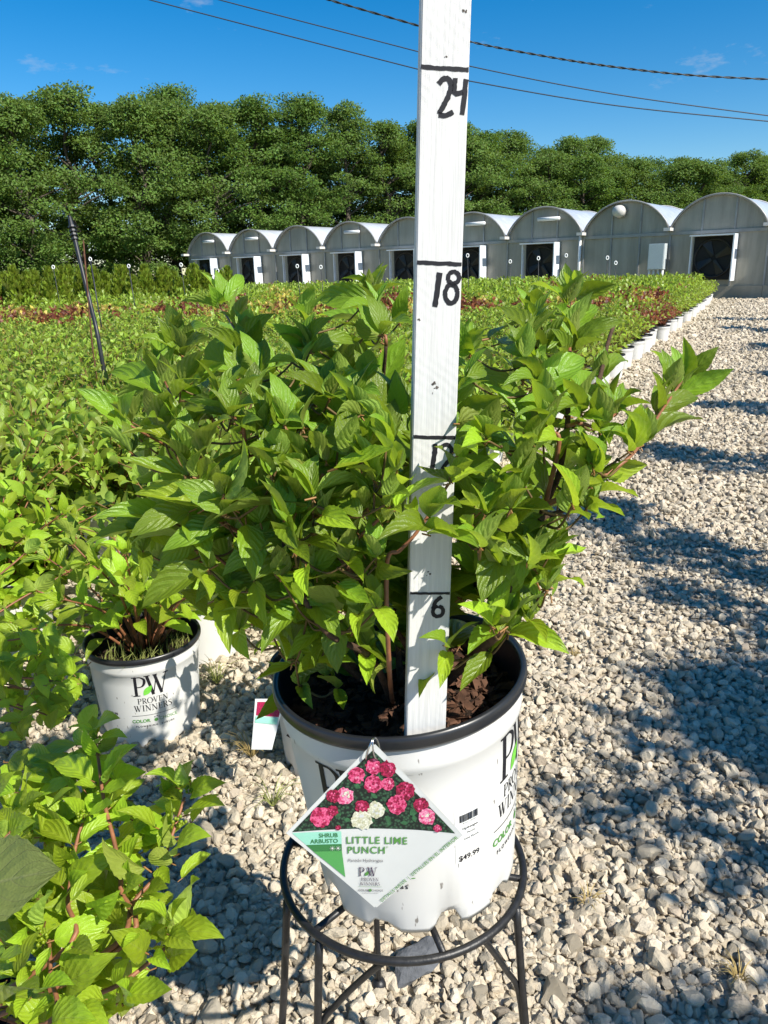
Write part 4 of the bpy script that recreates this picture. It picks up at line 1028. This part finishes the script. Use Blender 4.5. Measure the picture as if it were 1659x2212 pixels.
for k in range(1500):
    if len(xm) >= 170: break
    x, y = rgl.uniform(-20, 430), rgl.uniform(1580, 2230)
    if not inside(x, y, FGO): continue
    Q = px(x, y, dfg(y)+rgl.uniform(.03, .14)); a_ = rgl.uniform(0, 6.28); dr = nrm(RT*math.cos(a_)+np.array([0, -.2, .25])+UP*math.sin(a_)*.8+rgl.normal(size=3)*.2); sz = rgl.uniform(.05, .072)
    tx, ty, td = pj(Q+dr*sz)
    if not inside(tx, ty, FGO): continue
    xm.append(frame(dr, np.array([0, 0, .8])+nrm(CAM-Q)*.4+rgl.normal(size=3)*.35, sz, Q-fg_base)); xt_.append(rgl.integers(len(LEAF_MID)))
xl = link('leaves', merge('leaves', LEAF_MID, xt_, xm, [M['leaf_fresh'], M['petiole']], rgl.random(len(xm)), True), fg); xl['kind'] = 'stuff'
# flower buds at the tips
bud = MB(); rgb = np.random.default_rng(2)
for (a, b) in ((195, 900), (780, 300), (345, 410), (745, 885), (730, 420), (390, 100)):
    Q = FG2([(a, b)])[0]-.012*f_
    for k in range(16): bud.sphere(Q+rgb.normal(size=3)*.005-fg_base, .0022, 6, 4)
bd = bud.build('flower_buds', M['leaf_fresh'], fg, True); bd['kind'] = 'stuff'
gl = link('leaf', pymesh('leaf', *[(T_[0], [tuple(int(q) for q in f) for f in T_[1]]) for T_ in [leaf_template(18, 6, .85, .4, .2, .08, .06, .008)]][0], [M['leaf_grey'], M['petiole']], leaf_template(18, 6, .85, .4, .2, .08, .06, .008)[3], True, leaf_template(18, 6, .85, .4, .2, .08, .06, .008)[2]), fg)
gb, gt = px(-70, 1925, .74), px(132, 1878, .73); gl.matrix_basis = Matrix(frame(gt-gb, nrm(CAM-gb)+np.array([0, 0, .5]), np.linalg.norm(gt-gb), gb-fg_base).tolist())
gl['label'] = 'large dull grey-green leaf'

def near_plant(loc, label, seed, nsh, h, rad, L, az=None, spread=1.0, meshes=LMF, tilt=None, nodes=4, low=0.0):
    rg = np.random.default_rng(seed); t = thing('potted_hydrangea', label, 'potted plant', tuple(loc))
    po = add_pot(t, tilt)
    Ms_, st_ = gen_bush(rg, nsh, h, rad, L, nodes, .215, .3, spread)
    if low:
        M2, s2_ = gen_bush(rg, 34, .10, rad*1.04, L, 4, .215, .45, 1.0); M2[:, 2, 3] += low*np.clip((M2[:, 0, 3]**2+M2[:, 1, 3]**2)/rad**2, 0, 1.2)
        Ms_ = np.concatenate([M2, Ms_])
    for m in Ms_[:300]:
        o = link('leaf', meshes[rg.integers(len(meshes))], t); o.matrix_basis = Matrix(m.tolist())
    if len(Ms_) > 300:
        k_ = len(Ms_)-300; o = link('leaves', merge('leaves', LEAF_MID, rg.integers(len(LEAF_MID), size=k_), Ms_[300:], [M['leaf_fresh'], M['petiole']], rg.random(k_), True), t); o['kind'] = 'stuff'
    for C_ in st_: MB().tube(C_, np.linspace(.0042, .0018, len(C_)), 6).build('stem', M['stem_red'], t, True)
    if az is not None:
        P = Print(); logo(P, 0, .150, .052); P.emit('lettering', po, wrap(az), .0005, .006)
    return t, po
LPOT = gr(332, 1560); LPOT[2] = 0
lp_az = math.atan2(-LPOT[1], -LPOT[0])+R_(2)
lp, lpp = near_plant(LPOT, 'hydrangea in a white lettered pot on the gravel, pale weeds in its soil', 31, 22, .30, .29, .075, lp_az)
P = Print(); P.text('ink', '$49.99', .0075, (0, .095), bold=.03); P.emit('lettering', lpp, wrap(lp_az-R_(47)), .0006, .006)
wb = MB(); rgw = np.random.default_rng(8)
for k in range(130):
    a = rgw.uniform(lp_az-1.3, lp_az+1.5); r = rgw.uniform(.06, .12); p0 = np.array([r*math.cos(a), r*math.sin(a), .212]); hgt = rgw.uniform(.015, .05); ln = rgw.normal(size=3)*.012
    C_ = catmull([p0, p0+np.array([0, 0, hgt*.6])+ln*.3, p0+np.array([0, 0, hgt])+ln], 2); wb.tube(C_, np.linspace(.0009, .0003, len(C_)), 3)
wd = wb.build('weeds', M['weed'], lp); wd['kind'] = 'stuff'
DPL = np.array([-1.08, 1.5, 0]); dpl_t, _ = near_plant(DPL, 'hydrangea reaching out between the weedy pot and the budding plant', 33, 18, .32, .44, .078)
NP2 = gr(25, 1400); NP2 = np.array([NP2[0], NP2[1]+.02, 0]); near_plant(NP2, 'low spreading hydrangea hiding its pot, left of the weedy pot', 37, 26, .27, .33, .078, low=-.17)
BP = gr(648, 1690); BP = np.array([BP[0]+.075, BP[1]+.10, 0]); bp_az = math.atan2(-BP[1], -BP[0])
bp_t, bpp = near_plant(BP, 'hydrangea in a white pot on the gravel right behind the raised pot', 35, 14, .26, .23, .072)
DO = [(-20, 1330), (120, 1340), (190, 1410), (195, 1490), (150, 1560), (60, 1600), (-20, 1620)]
k_ = 0
for k in range(1500):
    if k_ >= 110: break
    x, y = rgl.uniform(-20, 195), rgl.uniform(1330, 1620)
    if not inside(x, y, DO): continue
    Q = px(x, y, rgl.uniform(1.42, 1.62)); a_ = rgl.uniform(0, 6.28); dr = nrm(RT*math.cos(a_)+UP*math.sin(a_)*.9+np.array([0, -.2, .2])); sz = rgl.uniform(.042, .062); tx, ty, td = pj(Q+dr*sz)
    if not inside(tx, ty, DO): continue
    o = link('leaf', LMF[rgl.integers(len(LMF))], dpl_t); o.matrix_basis = Matrix(frame(dr, np.array([0, 0, .8])+nrm(CAM-Q)*.4+rgl.normal(size=3)*.35, sz, Q-DPL).tolist()); k_ += 1
    if k_ % 12 == 0:
        st_ = DPL+np.array([0, 0, .22]); C_ = catmull([st_, st_*.4+Q*.6+np.array([0, 0, .03]), Q], 5); MB().tube(C_-DPL, np.linspace(.0035, .0016, len(C_)), 6).build('stem', M['stem_red'], dpl_t, True)
# its folded tag
BT = px(570, 1562, np.linalg.norm(BP[:2])*1.02)
bt = thing('plant_tag', 'folded paper tag on the pot behind the raised pot', 'tag', tuple(BT))
btM = Matrix(np.block([[np.stack([nrm(RT-UP*.25), nrm(np.cross(-f_, nrm(RT-UP*.25))), -f_], 1), np.zeros((3, 1))], [np.zeros((1, 3)), np.ones((1, 1))]]).tolist())
for k, (nm, ink, V_) in enumerate((('page', 'paper', [(-.03, .045), (.03, .06), (.03, -.05), (-.012, -.06)]), ('photo', 'b_red', [(-.024, .040), (.027, .053), (.027, .02), (-.02, .012)]), ('print', 'ink_mint', [(-.02, .010), (.027, .018), (.027, .004), (-.018, -.003)]))):
    b = MB(); b.add([(x, y, k*.0006) for x, y in V_]+[(x, y, k*.0006-.0004) for x, y in V_], [(3, 2, 1, 0), (4, 5, 6, 7), (0, 1, 5, 4), (1, 2, 6, 5), (2, 3, 7, 6), (3, 0, 4, 7)]); o = b.build(nm, M[ink], bt); o.matrix_basis = btM

# ------------------------------------------------------------------ the nursery block
rgf = np.random.default_rng(77)
def foliage_variant(k, matn, nsh, h, rad, L, temps, nodes=4, low=0):
    rg = np.random.default_rng(100+k); Ms_, st_ = gen_bush(rg, nsh, h, rad, L, nodes, .215, .15)
    if low:
        M2, s2_ = gen_bush(rg, 22, .10, rad*1.05, L, 4, .215, .45); M2[:, 2, 3] -= low*np.clip((M2[:, 0, 3]**2+M2[:, 1, 3]**2)/rad**2, 0, 1.2); Ms_ = np.concatenate([Ms_, M2])
    fo = merge('foliage', temps, rg.integers(len(temps), size=len(Ms_)), Ms_, M[matn] if not isinstance(matn, list) else [M[q] for q in matn], rg.random(len(Ms_)), True)
    st = stems_mesh(st_, .004, .0018, 5); return fo, pymesh('stems', st.V, st.F, M['stem_green'], st.M, True)
VAR_N = [foliage_variant(k, ['leaf_field', 'petiole'], 32, .38, .31, .074, LEAF_MID, 5, .15) for k in range(5)]
VAR_G = [foliage_variant(20+k, 'leaf_field', 24, .36, .27, .070, LEAF_LO) for k in range(4)]
VAR_R = [foliage_variant(40+k, 'leaf_red', 24, .33, .27, .060, LEAF_LO) for k in range(3)]
VAR_Y = [foliage_variant(60+k, 'leaf_gold', 22, .32, .26, .055, LEAF_LO) for k in range(2)]
cand = []
SP = .43
start = LPOT[:2]
for i in range(-6, 64):
    for j in range(-1, 80):
        p_ = start+EDIR*(i*SP)+ENL*(j*SP)+rgf.normal(size=2)*.035+ENL*((i % 2)*.1)
        if j < 0 : continue
        if p_[1] < 1.55: continue
        if np.linalg.norm(p_-LPOT[:2]) < .34 or np.linalg.norm(p_-DPL[:2]) < .34 or np.linalg.norm(p_-BP[:2]) < .3 or np.linalg.norm(p_-NP2[:2]) < .34: continue
        x, y, d = pj((p_[0], p_[1], .55))
        if not (-160/max(d, 1)*2 < x < 1659+100 and y < 2400): continue
        if p_[1] > 27-.74*(p_[0]-9): continue
        cand.append((d, i, j, p_[0], p_[1]))
cand.sort()
def blocktype(i, j, d, x, y):
    wob = .5*math.sin(x*1.3)+.4*math.sin(y*.9+x)
    if 11.2+wob < d < 15.2+wob and rgf.random() < .68: return 'R' if rgf.random() < .66 else 'Y'
    if d > 15 and rgf.random() < .06: return 'R'
    if rgf.random() < .02: return 'Y' if d > 8 else 'G'
    return 'G'
ind = cand[:262]+[c for c in cand[262:] if c[2] == 0]
rest = [c for c in cand[262:] if c[2] != 0]
GRP = {'G': ('green hydrangea in a white pot, one of the packed green nursery block', 'green plants packed in the nursery block'),
       'R': ('dark red leaved shrub in a white pot at the nursery block edge', 'red leaved shrubs in the nursery block'),
       'Y': ('golden leaved shrub in a white pot at the nursery block edge', 'golden shrubs in the nursery block')}
for d, i, j, x, y in ind:
    ty_ = blocktype(i, j, d, x, y)
    if j == 0 and d > 9: ty_ = 'R' if 9.5 < d < 13.5 and rgf.random() < .8 else 'G'
    fo, st = {'G': (VAR_N if d < 4.5 else VAR_G), 'R': VAR_R, 'Y': VAR_Y}[ty_][rgf.integers({'G': 5 if d < 4.5 else 4, 'R': 3, 'Y': 2}[ty_])]
    t = thing('potted_shrub', GRP[ty_][0], 'potted plant', (x, y, 0), GRP[ty_][1])
    t.rotation_euler = (0, 0, rgf.uniform(0, 6.28)); sc2 = rgf.uniform(.88, 1.12)
    a = link('foliage', fo, t); a['kind'] = 'stuff'; a.scale = (1, 1, sc2)
    b = link('stems', st, t); b.scale = (1, 1, sc2)
    po = link('pot', POTS[0], t); link('rim', POTS[1], po)
far_T = {'G': 'leaf_field', 'R': 'leaf_red', 'Y': 'leaf_gold'}
Mf, tf_, vf, mf = [], [], [], []
base_b = [gen_bush(np.random.default_rng(300+k), 13, .40, .28, .11, 3, .20, .35)[0] for k in range(8)]
for d, i, j, x, y in rest:
    ty_ = blocktype(i, j, d, x, y); B_ = base_b[rgf.integers(8)]; a = rgf.uniform(0, 6.28)
    hz = rgf.uniform(.85, 1.15)*(1.25 if d > 17 else 1.0)
    W_ = np.eye(4); W_[:3, :3] = np.array(Matrix.Rotation(a, 3, 'Z'))@np.diag([1, 1, hz]); W_[:3, 3] = (x, y, 0)
    Mf.append(W_@B_); tf_ += [{'G': 0, 'R': 2, 'Y': 4}[ty_]+k % 2 for k in range(len(B_))]
def reidx(T_, m): return (T_[0], T_[1], T_[2], np.full(len(T_[1]), m))
far_temps = [reidx(LEAF_FAR[0], 0), reidx(LEAF_FAR[1], 0), reidx(LEAF_FAR[0], 1), reidx(LEAF_FAR[1], 1), reidx(LEAF_FAR[0], 2), reidx(LEAF_FAR[1], 2)]
Mf = np.concatenate(Mf)
fo = link('nursery_plants', merge('nursery_plants', far_temps, tf_, Mf, [M['leaf_field'], M['leaf_red'], M['leaf_gold']], rgf.random(len(Mf)), True))
tag(fo, 'far mass of green, red and golden nursery plants in front of the greenhouses', 'plants', None, 'stuff')

# arborvitae hedge plants at the far left
def cedar_mesh(seed):
    rg = np.random.default_rng(seed); Ms_ = []
    for k in range(900):
        z = rg.random()**.9; r = .30*(1-z)**.7*math.sqrt(rg.uniform(.35, 1)); a = rg.uniform(0, 6.28)
        dr = nrm([math.cos(a)*.5, math.sin(a)*.5, 1.0]+rg.normal(size=3)*.3); Ms_.append(frame(dr, nrm([math.cos(a), math.sin(a), .2]+rg.normal(size=3)*.4), rg.uniform(.09, .15), (r*math.cos(a), r*math.sin(a), .12+z*1.15)))
    return merge('crown', LEAF_FAR, rg.integers(2, size=900), Ms_, M['cedar'], rg.random(900), True)
CED = [cedar_mesh(k) for k in range(3)]
ctr = pymesh('trunk', *tube_vf([(0, 0, 0), (0, 0, .9)], [.02, .008], 6), M['wood'], None, True)
for r_i, dep in enumerate((17.5, 18.6, 19.7)):
    for k in range(15):
        c = px(-40+k*36+r_i*14+rgf.normal()*6, 640, dep+rgf.normal()*.2+k*.12)
        t = thing('arborvitae', 'small upright arborvitae in the hedge row before the tall trees', 'shrub', (c[0], c[1], 0), 'arborvitae hedge at the far side of the block')
        a = link('crown', CED[rgf.integers(3)], t); s2 = rgf.uniform(.85, 1.12); a.scale = (1, 1, s2); a.rotation_euler = (0, 0, rgf.uniform(0, 6)); link('trunk', ctr, t)

# ------------------------------------------------------------------ irrigation
h0, h1, h2, h3 = px(216, 752, 4.6), px(196, 660, 4.62), px(172, 560, 4.64), px(155, 488, 4.66)
base = gr(230, 860); base = np.array([h0[0]+.02, h0[1], 0])
ho = thing('sprinkler_post', 'tall black irrigation riser leaning over the green block with a rusty rod', 'sprinkler', tuple(base))
MB().tube(catmull([base, h0, h1, h2, h3], 6)-base, .013, 8).build('hose', M['rubber'], ho, True)
hb = MB()
for k in range(4): hb.tube([h3-base+(h2-h3)*(.02+.12*k), h3-base+(h2-h3)*(.07+.12*k)], .024-.002*(k % 2), 10)
hb.tube([h3-base+(h3-h2)*.0, h3-base+(h3-h2)*.28], [.016, .010], 10)
hb.build('sprinkler_head', M['rubber'], ho)
r1, r2 = px(200, 755, 4.60), px(180, 520, 4.63)
MB().tube([np.array([r1[0]+.01, r1[1], 0])-base, r1-base, r2-base], .0045, 6).build('rod', M['rust'], ho, True)
for x, y, d, yb in ((195, 560, 9.0, 640), (278, 575, 13, 640), (391, 572, 18, 640), (115, 577, 17, 640), (1010, 552, 17, 640), (1102, 565, 18, 620), (1163, 558, 19, 620), (1223, 552, 20, 620), (1312, 557, 20, 625), (1330, 568, 20, 625), (470, 585, 17, 630), (642, 575, 17, 630), (693, 577, 17, 630), (830, 580, 17, 630)):
    t_ = px(x, y, d); b_ = np.array([t_[0]+.05, t_[1], 0]); o = thing('sprinkler', 'small pale sprinkler head on a thin riser above the nursery plants', 'sprinkler', tuple(b_), 'sprinkler risers in the nursery block')
    MB().tube([np.zeros(3), t_-b_-np.array([0, 0, .02])], .008, 6).build('riser', M['rubber'], o, True)
    r_ = .0017*d
    hd = MB(); hd.tube([np.array([r_*math.cos(a), 0, r_*1.3*math.sin(a)])+t_-b_ for a in np.linspace(0, 6.283, 12, endpoint=False)], r_*.38, 6, closed=True); hd.build('head', M['pvc'], o, True)

# ------------------------------------------------------------------ greenhouse range
ZG = 2.28
V7, V0 = gr(1449, 497, ZG), gr(497, 547, ZG); BV = ((V7-V0)/7.0); BV[2] = 0; BW = np.linalg.norm(BV); bu = BV/BW
bd_ = np.array([-bu[1], bu[0], 0]); bd_ = bd_ if bd_[1] > 0 else -bd_
G0 = V0.copy(); G0[2] = 0
gh = thing('greenhouse_range', 'long range of joined arched film greenhouses with square fan hoods', 'greenhouse', tuple(G0))
RISE = 1.02; NA = 20
def arch_pts(n):
    out = []
    for k in range(NA+1):
        x_ = -1+2*k/NA; hb_ = BW/2; Rc = (RISE**2+hb_**2)/(2*RISE); out.append((n*BW+hb_+hb_*x_, ZG+math.sqrt(max(0, Rc*Rc-(hb_*x_)**2))-(Rc-RISE)))
    return out
def gp(s_, t_, z): return bu*s_+bd_*t_+np.array([0, 0, z])
for n in range(-1, 11):
    ap = arch_pts(n); b = MB()
    low = [gp(n*BW, 0, .42), gp((n+1)*BW, 0, .42)]
    top_ = [gp(s_, 0, z) for s_, z in ap]
    b.add([low[0]]+top_+[low[1]], [tuple(range(len(top_)+2))]); b.build('end_wall', M['film_end'], gh)
    b = MB(); L2 = 22
    V_ = [gp(s_, -.12, z+.02) for s_, z in ap]+[gp(s_, L2, z+.02) for s_, z in ap]; nn = len(ap)
    b.add(V_, [(k, k+1, nn+k+1, nn+k) for k in range(nn-1)]); rf = b.build('roof', M['film_roof'], gh, True)
    MB().tube([gp(s_, -.13, z+.02) for s_, z in ap], .035, 6).build('arch_frame', M['frame_grey'], gh, True)
    for q in (1, 2, 3, 4, 5):
        MB().tube([gp(s_, q*3.6, z+.035) for s_, z in ap], .022, 5).build('hoop', M['gutter'], rf, True)
    b = MB(); b.box(gp((n+.5)*BW, -.035, .21), (BW/2-.005, .03, .21), (bu, bd_, np.array([0, 0, 1.]))); b.build('base_board', M['knee'], gh)
    b = MB(); b.box(gp((n+.5)*BW, -.03, ZG-.12), (BW/2-.004, .025, .05), (bu, bd_, np.array([0, 0, 1.]))); b.build('cross_rail', M['frame_grey'], gh)
    for fr in (.0, .33, .66):
        zt = np.interp((n+fr)*BW, [q[0] for q in ap], [q[1] for q in ap])-.03
        b = MB(); b.box(gp((n+fr)*BW+.012, -.022, (.42+zt)/2), (.03, .018, (zt-.42)/2), (bu, bd_, np.array([0, 0, 1.]))); b.build('post', M['frame_grey'], gh)
    b = MB(); b.box(gp(n*BW, L2/2-.3, ZG+.015), (.11, L2/2+.15, .05), (bu, bd_, np.array([0, 0, 1.]))); b.build('gutter', M['gutter'], gh)
    if n != 6:
        # fan hood: black shutter, white side and top sheets, blades inside
        s0, s1, z0, z1, dp = (n+.27)*BW, (n+.70)*BW, .62, 2.02, .52
        hd = MB().box(gp((s0+s1)/2, -.05, (z0+z1)/2), ((s1-s0)/2, .02, (z1-z0)/2), (bu, bd_, np.array([0, 0, 1.]))).build('fan_shutter', M['fan_dark'], gh)
        for nm, c, h in (('hood_top', gp((s0+s1)/2, -dp/2-.05, z1+.02), ((s1-s0)/2+.04, dp/2, .02)), ('hood_side', gp(s1+.02, -dp/2-.05, (z0+z1)/2-.02), (.02, dp/2, (z1-z0)/2+.015)), ('hood_side', gp(s0-.02, -dp/2-.05, (z0+z1)/2-.02), (.02, dp/2*.25, (z1-z0)/2+.015))):
            MB().box(c, h, (bu, bd_, np.array([0, 0, 1.]))).build(nm, M['green_metal'], gh)
        cc2 = gp((s0+s1)/2, -.12, (z0+z1)/2)
        MB().tube([cc2+bu*.60*math.cos(a)+np.array([0, 0, .60*math.sin(a)]) for a in np.linspace(0, 6.283, 28, endpoint=False)], .03, 6, closed=True).build('fan_ring', M['iron'], hd, True)
        for k in range(4):
            a = k*math.pi/2+.5; e1 = bu*math.cos(a)+np.array([0, 0, math.sin(a)]); e2 = -bu*math.sin(a)+np.array([0, 0, math.cos(a)])
            MB().add([cc2+e1*.08-e2*.05, cc2+e1*.56-e2*.16+bd_*.03, cc2+e1*.56+e2*.12-bd_*.05, cc2+e1*.08+e2*.05, cc2+e1*.08-e2*.05+bd_*.012, cc2+e1*.56-e2*.16+bd_*.042, cc2+e1*.56+e2*.12-bd_*.038, cc2+e1*.08+e2*.05+bd_*.012], [(0, 1, 2, 3), (7, 6, 5, 4), (0, 4, 5, 1), (1, 5, 6, 2), (2, 6, 7, 3), (3, 7, 4, 0)]).build('fan_blade', M['iron'], hd)
    if n in (-1, 0, 2, 4, 5):
        MB().tube([gp((n+.42)*BW, -.10, ZG+.62), gp((n+.72)*BW, -.28, ZG+.60)], .07, 10).build('vent_pipe', M['pvc'], gh, True)
    if n == 6:
        MB().tube([gp((n+.43)*BW, -.05, ZG+.70), gp((n+.43)*BW, -.38, ZG+.70)], [.22, .19], 16).build('exhaust_fan', M['gutter'], gh, True)
MB().tube([gp(6*BW-.1, -.10, ZG-.05), gp(6*BW-.1, -.10, .45)], .05, 10).build('downspout', M['pvc'], gh, True)
EB_ = G0+gp(6.93*BW, -.55, 0)
eb = thing('electrical_cabinet', 'pale grey electrical cabinet on four white conduits before the greenhouse wall', 'cabinet', tuple(EB_))
axs = (bu, bd_, np.array([0, 0, 1.]))
MB().box((0, 0, 1.42), (.27, .14, .42), axs).build('cabinet_body', M['cabinet'], eb); MB().box(bd_*-.152+np.array([0, 0, 1.42]), (.25, .01, .40), axs).build('cabinet_door', M['cabinet'], eb)
for k in range(4): MB().tube([bu*(-.24+.15*k), bu*(-.24+.15*k)+np.array([0, 0, 1.02 if k else 1.15])], .04, 8).build('conduit', M['pvc'], eb, True)

# ------------------------------------------------------------------ trees
def gen_tree(seed, H, cr, zlow, nclump, nleaf_, Ls, flat=.6):
    rg = np.random.default_rng(seed)
    tk_ = [np.array([0, 0, 0.])]
    for k in range(1, 7): tk_.append(np.array([rg.normal()*.12*k*.5, rg.normal()*.12*k*.5, H*.86*k/6]))
    TR_ = catmull(tk_, 4); tb = MB().tube(TR_, np.linspace(.022*H, .004*H, len(TR_)), 8)
    Ms_ = []
    for c in range(nclump):
        z = zlow+(H-zlow)*rg.random()**.85; rel = (z-zlow)/(H-zlow)
        pr = cr*(math.sin(math.pi*min(1, .18+.78*rel))**.7)*rg.uniform(.55, 1.05)
        a = rg.uniform(0, 6.283); ti = np.argmin(abs(TR_[:, 2]-z*.86)); cpos = np.array([TR_[ti][0]+pr*math.cos(a), TR_[ti][1]+pr*math.sin(a), z])
        if c % 3 == 0:
            st_ = TR_[np.argmin(abs(TR_[:, 2]-max(.5, z-1.0)))]; C_ = catmull([st_, st_*.4+cpos*.6+np.array([0, 0, .15]), cpos], 4); tb.tube(C_, np.linspace(.006*H, .0015*H, len(C_)), 5)
        cs = rg.uniform(.5, .95)*cr*.42
        for l in range(nleaf_):
            v = rg.normal(size=3); v = v/np.linalg.norm(v)*rg.random()**.4*cs; v[2] *= flat; v[2] -= .12*(v[0]**2+v[1]**2)/cs
            out = nrm(np.array([math.cos(a)*.6, math.sin(a)*.6, .8])+rg.normal(size=3)*.45)
            dr = nrm(rg.normal(size=3)+np.array([v[0], v[1], -.2])*1.2)
            Ms_.append(frame(dr, out, rg.uniform(.7, 1.3)*Ls, cpos+v))
    return tb, np.array(Ms_), rg
LQ = [(np.array([(0, 0, 0), (.45, -.30, .06), (1, 0, -.08), (.5, .30, .06)]), np.array([[0, 1, 2, 3]]), np.array([(0, .5), (.5, .1), (1, .5), (.5, .9)]), np.zeros(1, int))]
TREES = []
for k in range(5):
    tb, Ms_, rg = gen_tree(500+k, 10.2+.4*k, 2.6, .8+.2*k, 105, 225, .155, .5)
    TREES.append((pymesh('trunk', tb.V, tb.F, M['bark'], tb.M, True), merge('crown', LQ, np.zeros(len(Ms_), int), Ms_, M['tree_leaf' if k % 2 else 'tree_leaf_b'], rg.random(len(Ms_)))))
def add_tree(x, y, k, s, label, cat_group, rz):
    t = thing('deciduous_tree', label, 'tree', (x, y, 0), cat_group); t.rotation_euler = (0, 0, rz); t.scale = s
    link('trunk', TREES[k][0], t); link('crown', TREES[k][1], t); return t
TA, TB_ = np.array([-30., 38.]), np.array([48., 72.])
tdir = (TB_-TA)/np.linalg.norm(TB_-TA); tn_ = np.array([-tdir[1], tdir[0]]); LT = np.linalg.norm(TB_-TA)
nt_ = int(LT/2.55)
for row_ in range(2):
    for k in range(nt_):
        p_ = TA+tdir*(k*2.55+row_*1.2+rgf.normal()*.35)+tn_*(row_*3.6+rgf.normal()*.5)
        x, y, d = pj((p_[0], p_[1], 5))
        if row_ and 240 < x < 330: continue
        if x < -170 or x > 1830: continue
        h_ = rgf.uniform(.91, 1.03)*float(np.interp(x, [380, 520, 900, 1300, 1700], [1.02, .92, .90, .83, .78]))
        if row_: h_ *= 1.02
        add_tree(p_[0], p_[1], rgf.integers(5) if x > 380 else rgf.integers(3), (rgf.uniform(.95, 1.15), rgf.uniform(.95, 1.15), h_), 'tall dense green tree in the windbreak behind the greenhouses', 'windbreak trees behind the greenhouses', rgf.uniform(0, 6.28))
# trees beside the path, out of frame, whose dappled shade falls on the gravel
tb, Ms_, rg = gen_tree(611, 2.7, .46, .6, 62, 54, .070, .8)
PT = (pymesh('trunk', tb.V, tb.F, M['bark'], tb.M, True), merge('crown', LQ, np.zeros(len(Ms_), int), Ms_, M['tree_leaf'], rg.random(len(Ms_))))
for k, (gx, gy, s, h_) in enumerate(((1110, 1510, .92, 1.0), (1200, 1150, .82, 1.0), (1560, 985, .8, .95), (1570, 860, .9, 1.0), (1560, 800, .9, 1.0), (1570, 750, 1.0, 1.0), (1590, 715, 1.0, 1.0), (1600, 690, 1.0, 1.0), (1430, 1960, .45, .8))):
    g0 = gr(gx, gy); t_ = g0+SUN*(2.7*h_/SUN[2])
    t = thing('path_tree', 'slim young leafy tree in the row beside the gravel path', 'tree', (t_[0], t_[1], 0), 'young trees along the path'); t.rotation_euler = (0, 0, k*1.3); t.scale = (s, s, h_)
    link('trunk', PT[0], t); link('crown', PT[1], t)

# ------------------------------------------------------------------ overhead lines
for nm, pts, d, r, mt, lab in (('thick', [(650, -20), (715, 1), (905, 56), (1020, 91), (1180, 122), (1330, 145), (1500, 163), (1720, 174)], 17, .034, 'cable', 'thick twisted dark overhead cable crossing the blue sky'),
                         ('mid', [(400, -22), (475, 0), (905, 112), (1020, 144), (1330, 204), (1720, 258)], 21, .019, 'cable_thin', 'upper thin overhead wire crossing the sky below the twisted cable'),
                         ('low', [(250, -22), (325, 0), (905, 150), (1020, 176), (1330, 228), (1720, 268)], 21, .019, 'cable_thin', 'lowest thin overhead wire crossing the sky')):
    C_ = catmull([px(x, y, d) for x, y in pts], 40 if nm == 'thick' else 8); o0 = C_[0]
    b = MB()
    if nm == 'thick':
        s_acc = np.arange(len(C_))*.55
        for k in range(2):
            off_ = np.stack([np.cos(s_acc+k*math.pi)*0, np.sin(s_acc*1.0+k*math.pi)*.6*r*0+np.cos(s_acc+k*math.pi)*.013, np.sin(s_acc+k*math.pi)*.013], 1); b.tube(C_-o0+off_, .0125, 6)
    else: b.tube(C_-o0, r*.8, 6)
    o = b.build('power_line', M[mt], None, True); o.location = tuple(o0); tag(o, lab, 'cable')

# ------------------------------------------------------------------ dry tufts and litter
def tuft(x, y, n, h, seed, label, mat='straw', name='dry_grass_tuft'):
    rg = np.random.default_rng(seed); b = MB()
    for k in range(n):
        a = rg.uniform(0, 6.28); ln = h*rg.uniform(.5, 1.0); sp_ = rg.uniform(.3, 1.2)
        b.tube(catmull([(0.004*math.cos(a), .004*math.sin(a), 0), (ln*.4*sp_*math.cos(a), ln*.4*sp_*math.sin(a), ln*.5), (ln*.8*sp_*math.cos(a), ln*.8*sp_*math.sin(a), ln*.55)], 3), np.linspace(.0012, .0004, 7), 3)
    o = b.build(name, M[mat]); p_ = gr(x, y); o.location = (p_[0], p_[1], .008); tag(o, label, 'dry grass')
tuft(1268, 1965, 26, .05, 1, 'dry straw tuft between the stand and the dappled shade')
tuft(1595, 2128, 30, .055, 2, 'dry straw tuft in the sunlit gravel at the path side')
tuft(1240, 1425, 20, .05, 3, 'small dry tuft on the gravel just right of the raised pot', 'straw')
tuft(545, 1640, 40, .09, 4, 'dry grass tuft between the two white pots', 'straw')
tuft(470, 1480, 40, .10, 5, 'thin green weeds behind the gap between the pots', 'weed', 'weed_tuft')
tuft(590, 1745, 24, .09, 6, 'thin green weeds at the foot of the pot behind', 'weed', 'weed_tuft')
print('OBJECTS', len(bpy.data.objects), 'leaves', nleaf, 'ind', len(ind), 'rest', len(rest), 'tris', sum(len(m.polygons) for m in bpy.data.meshes))
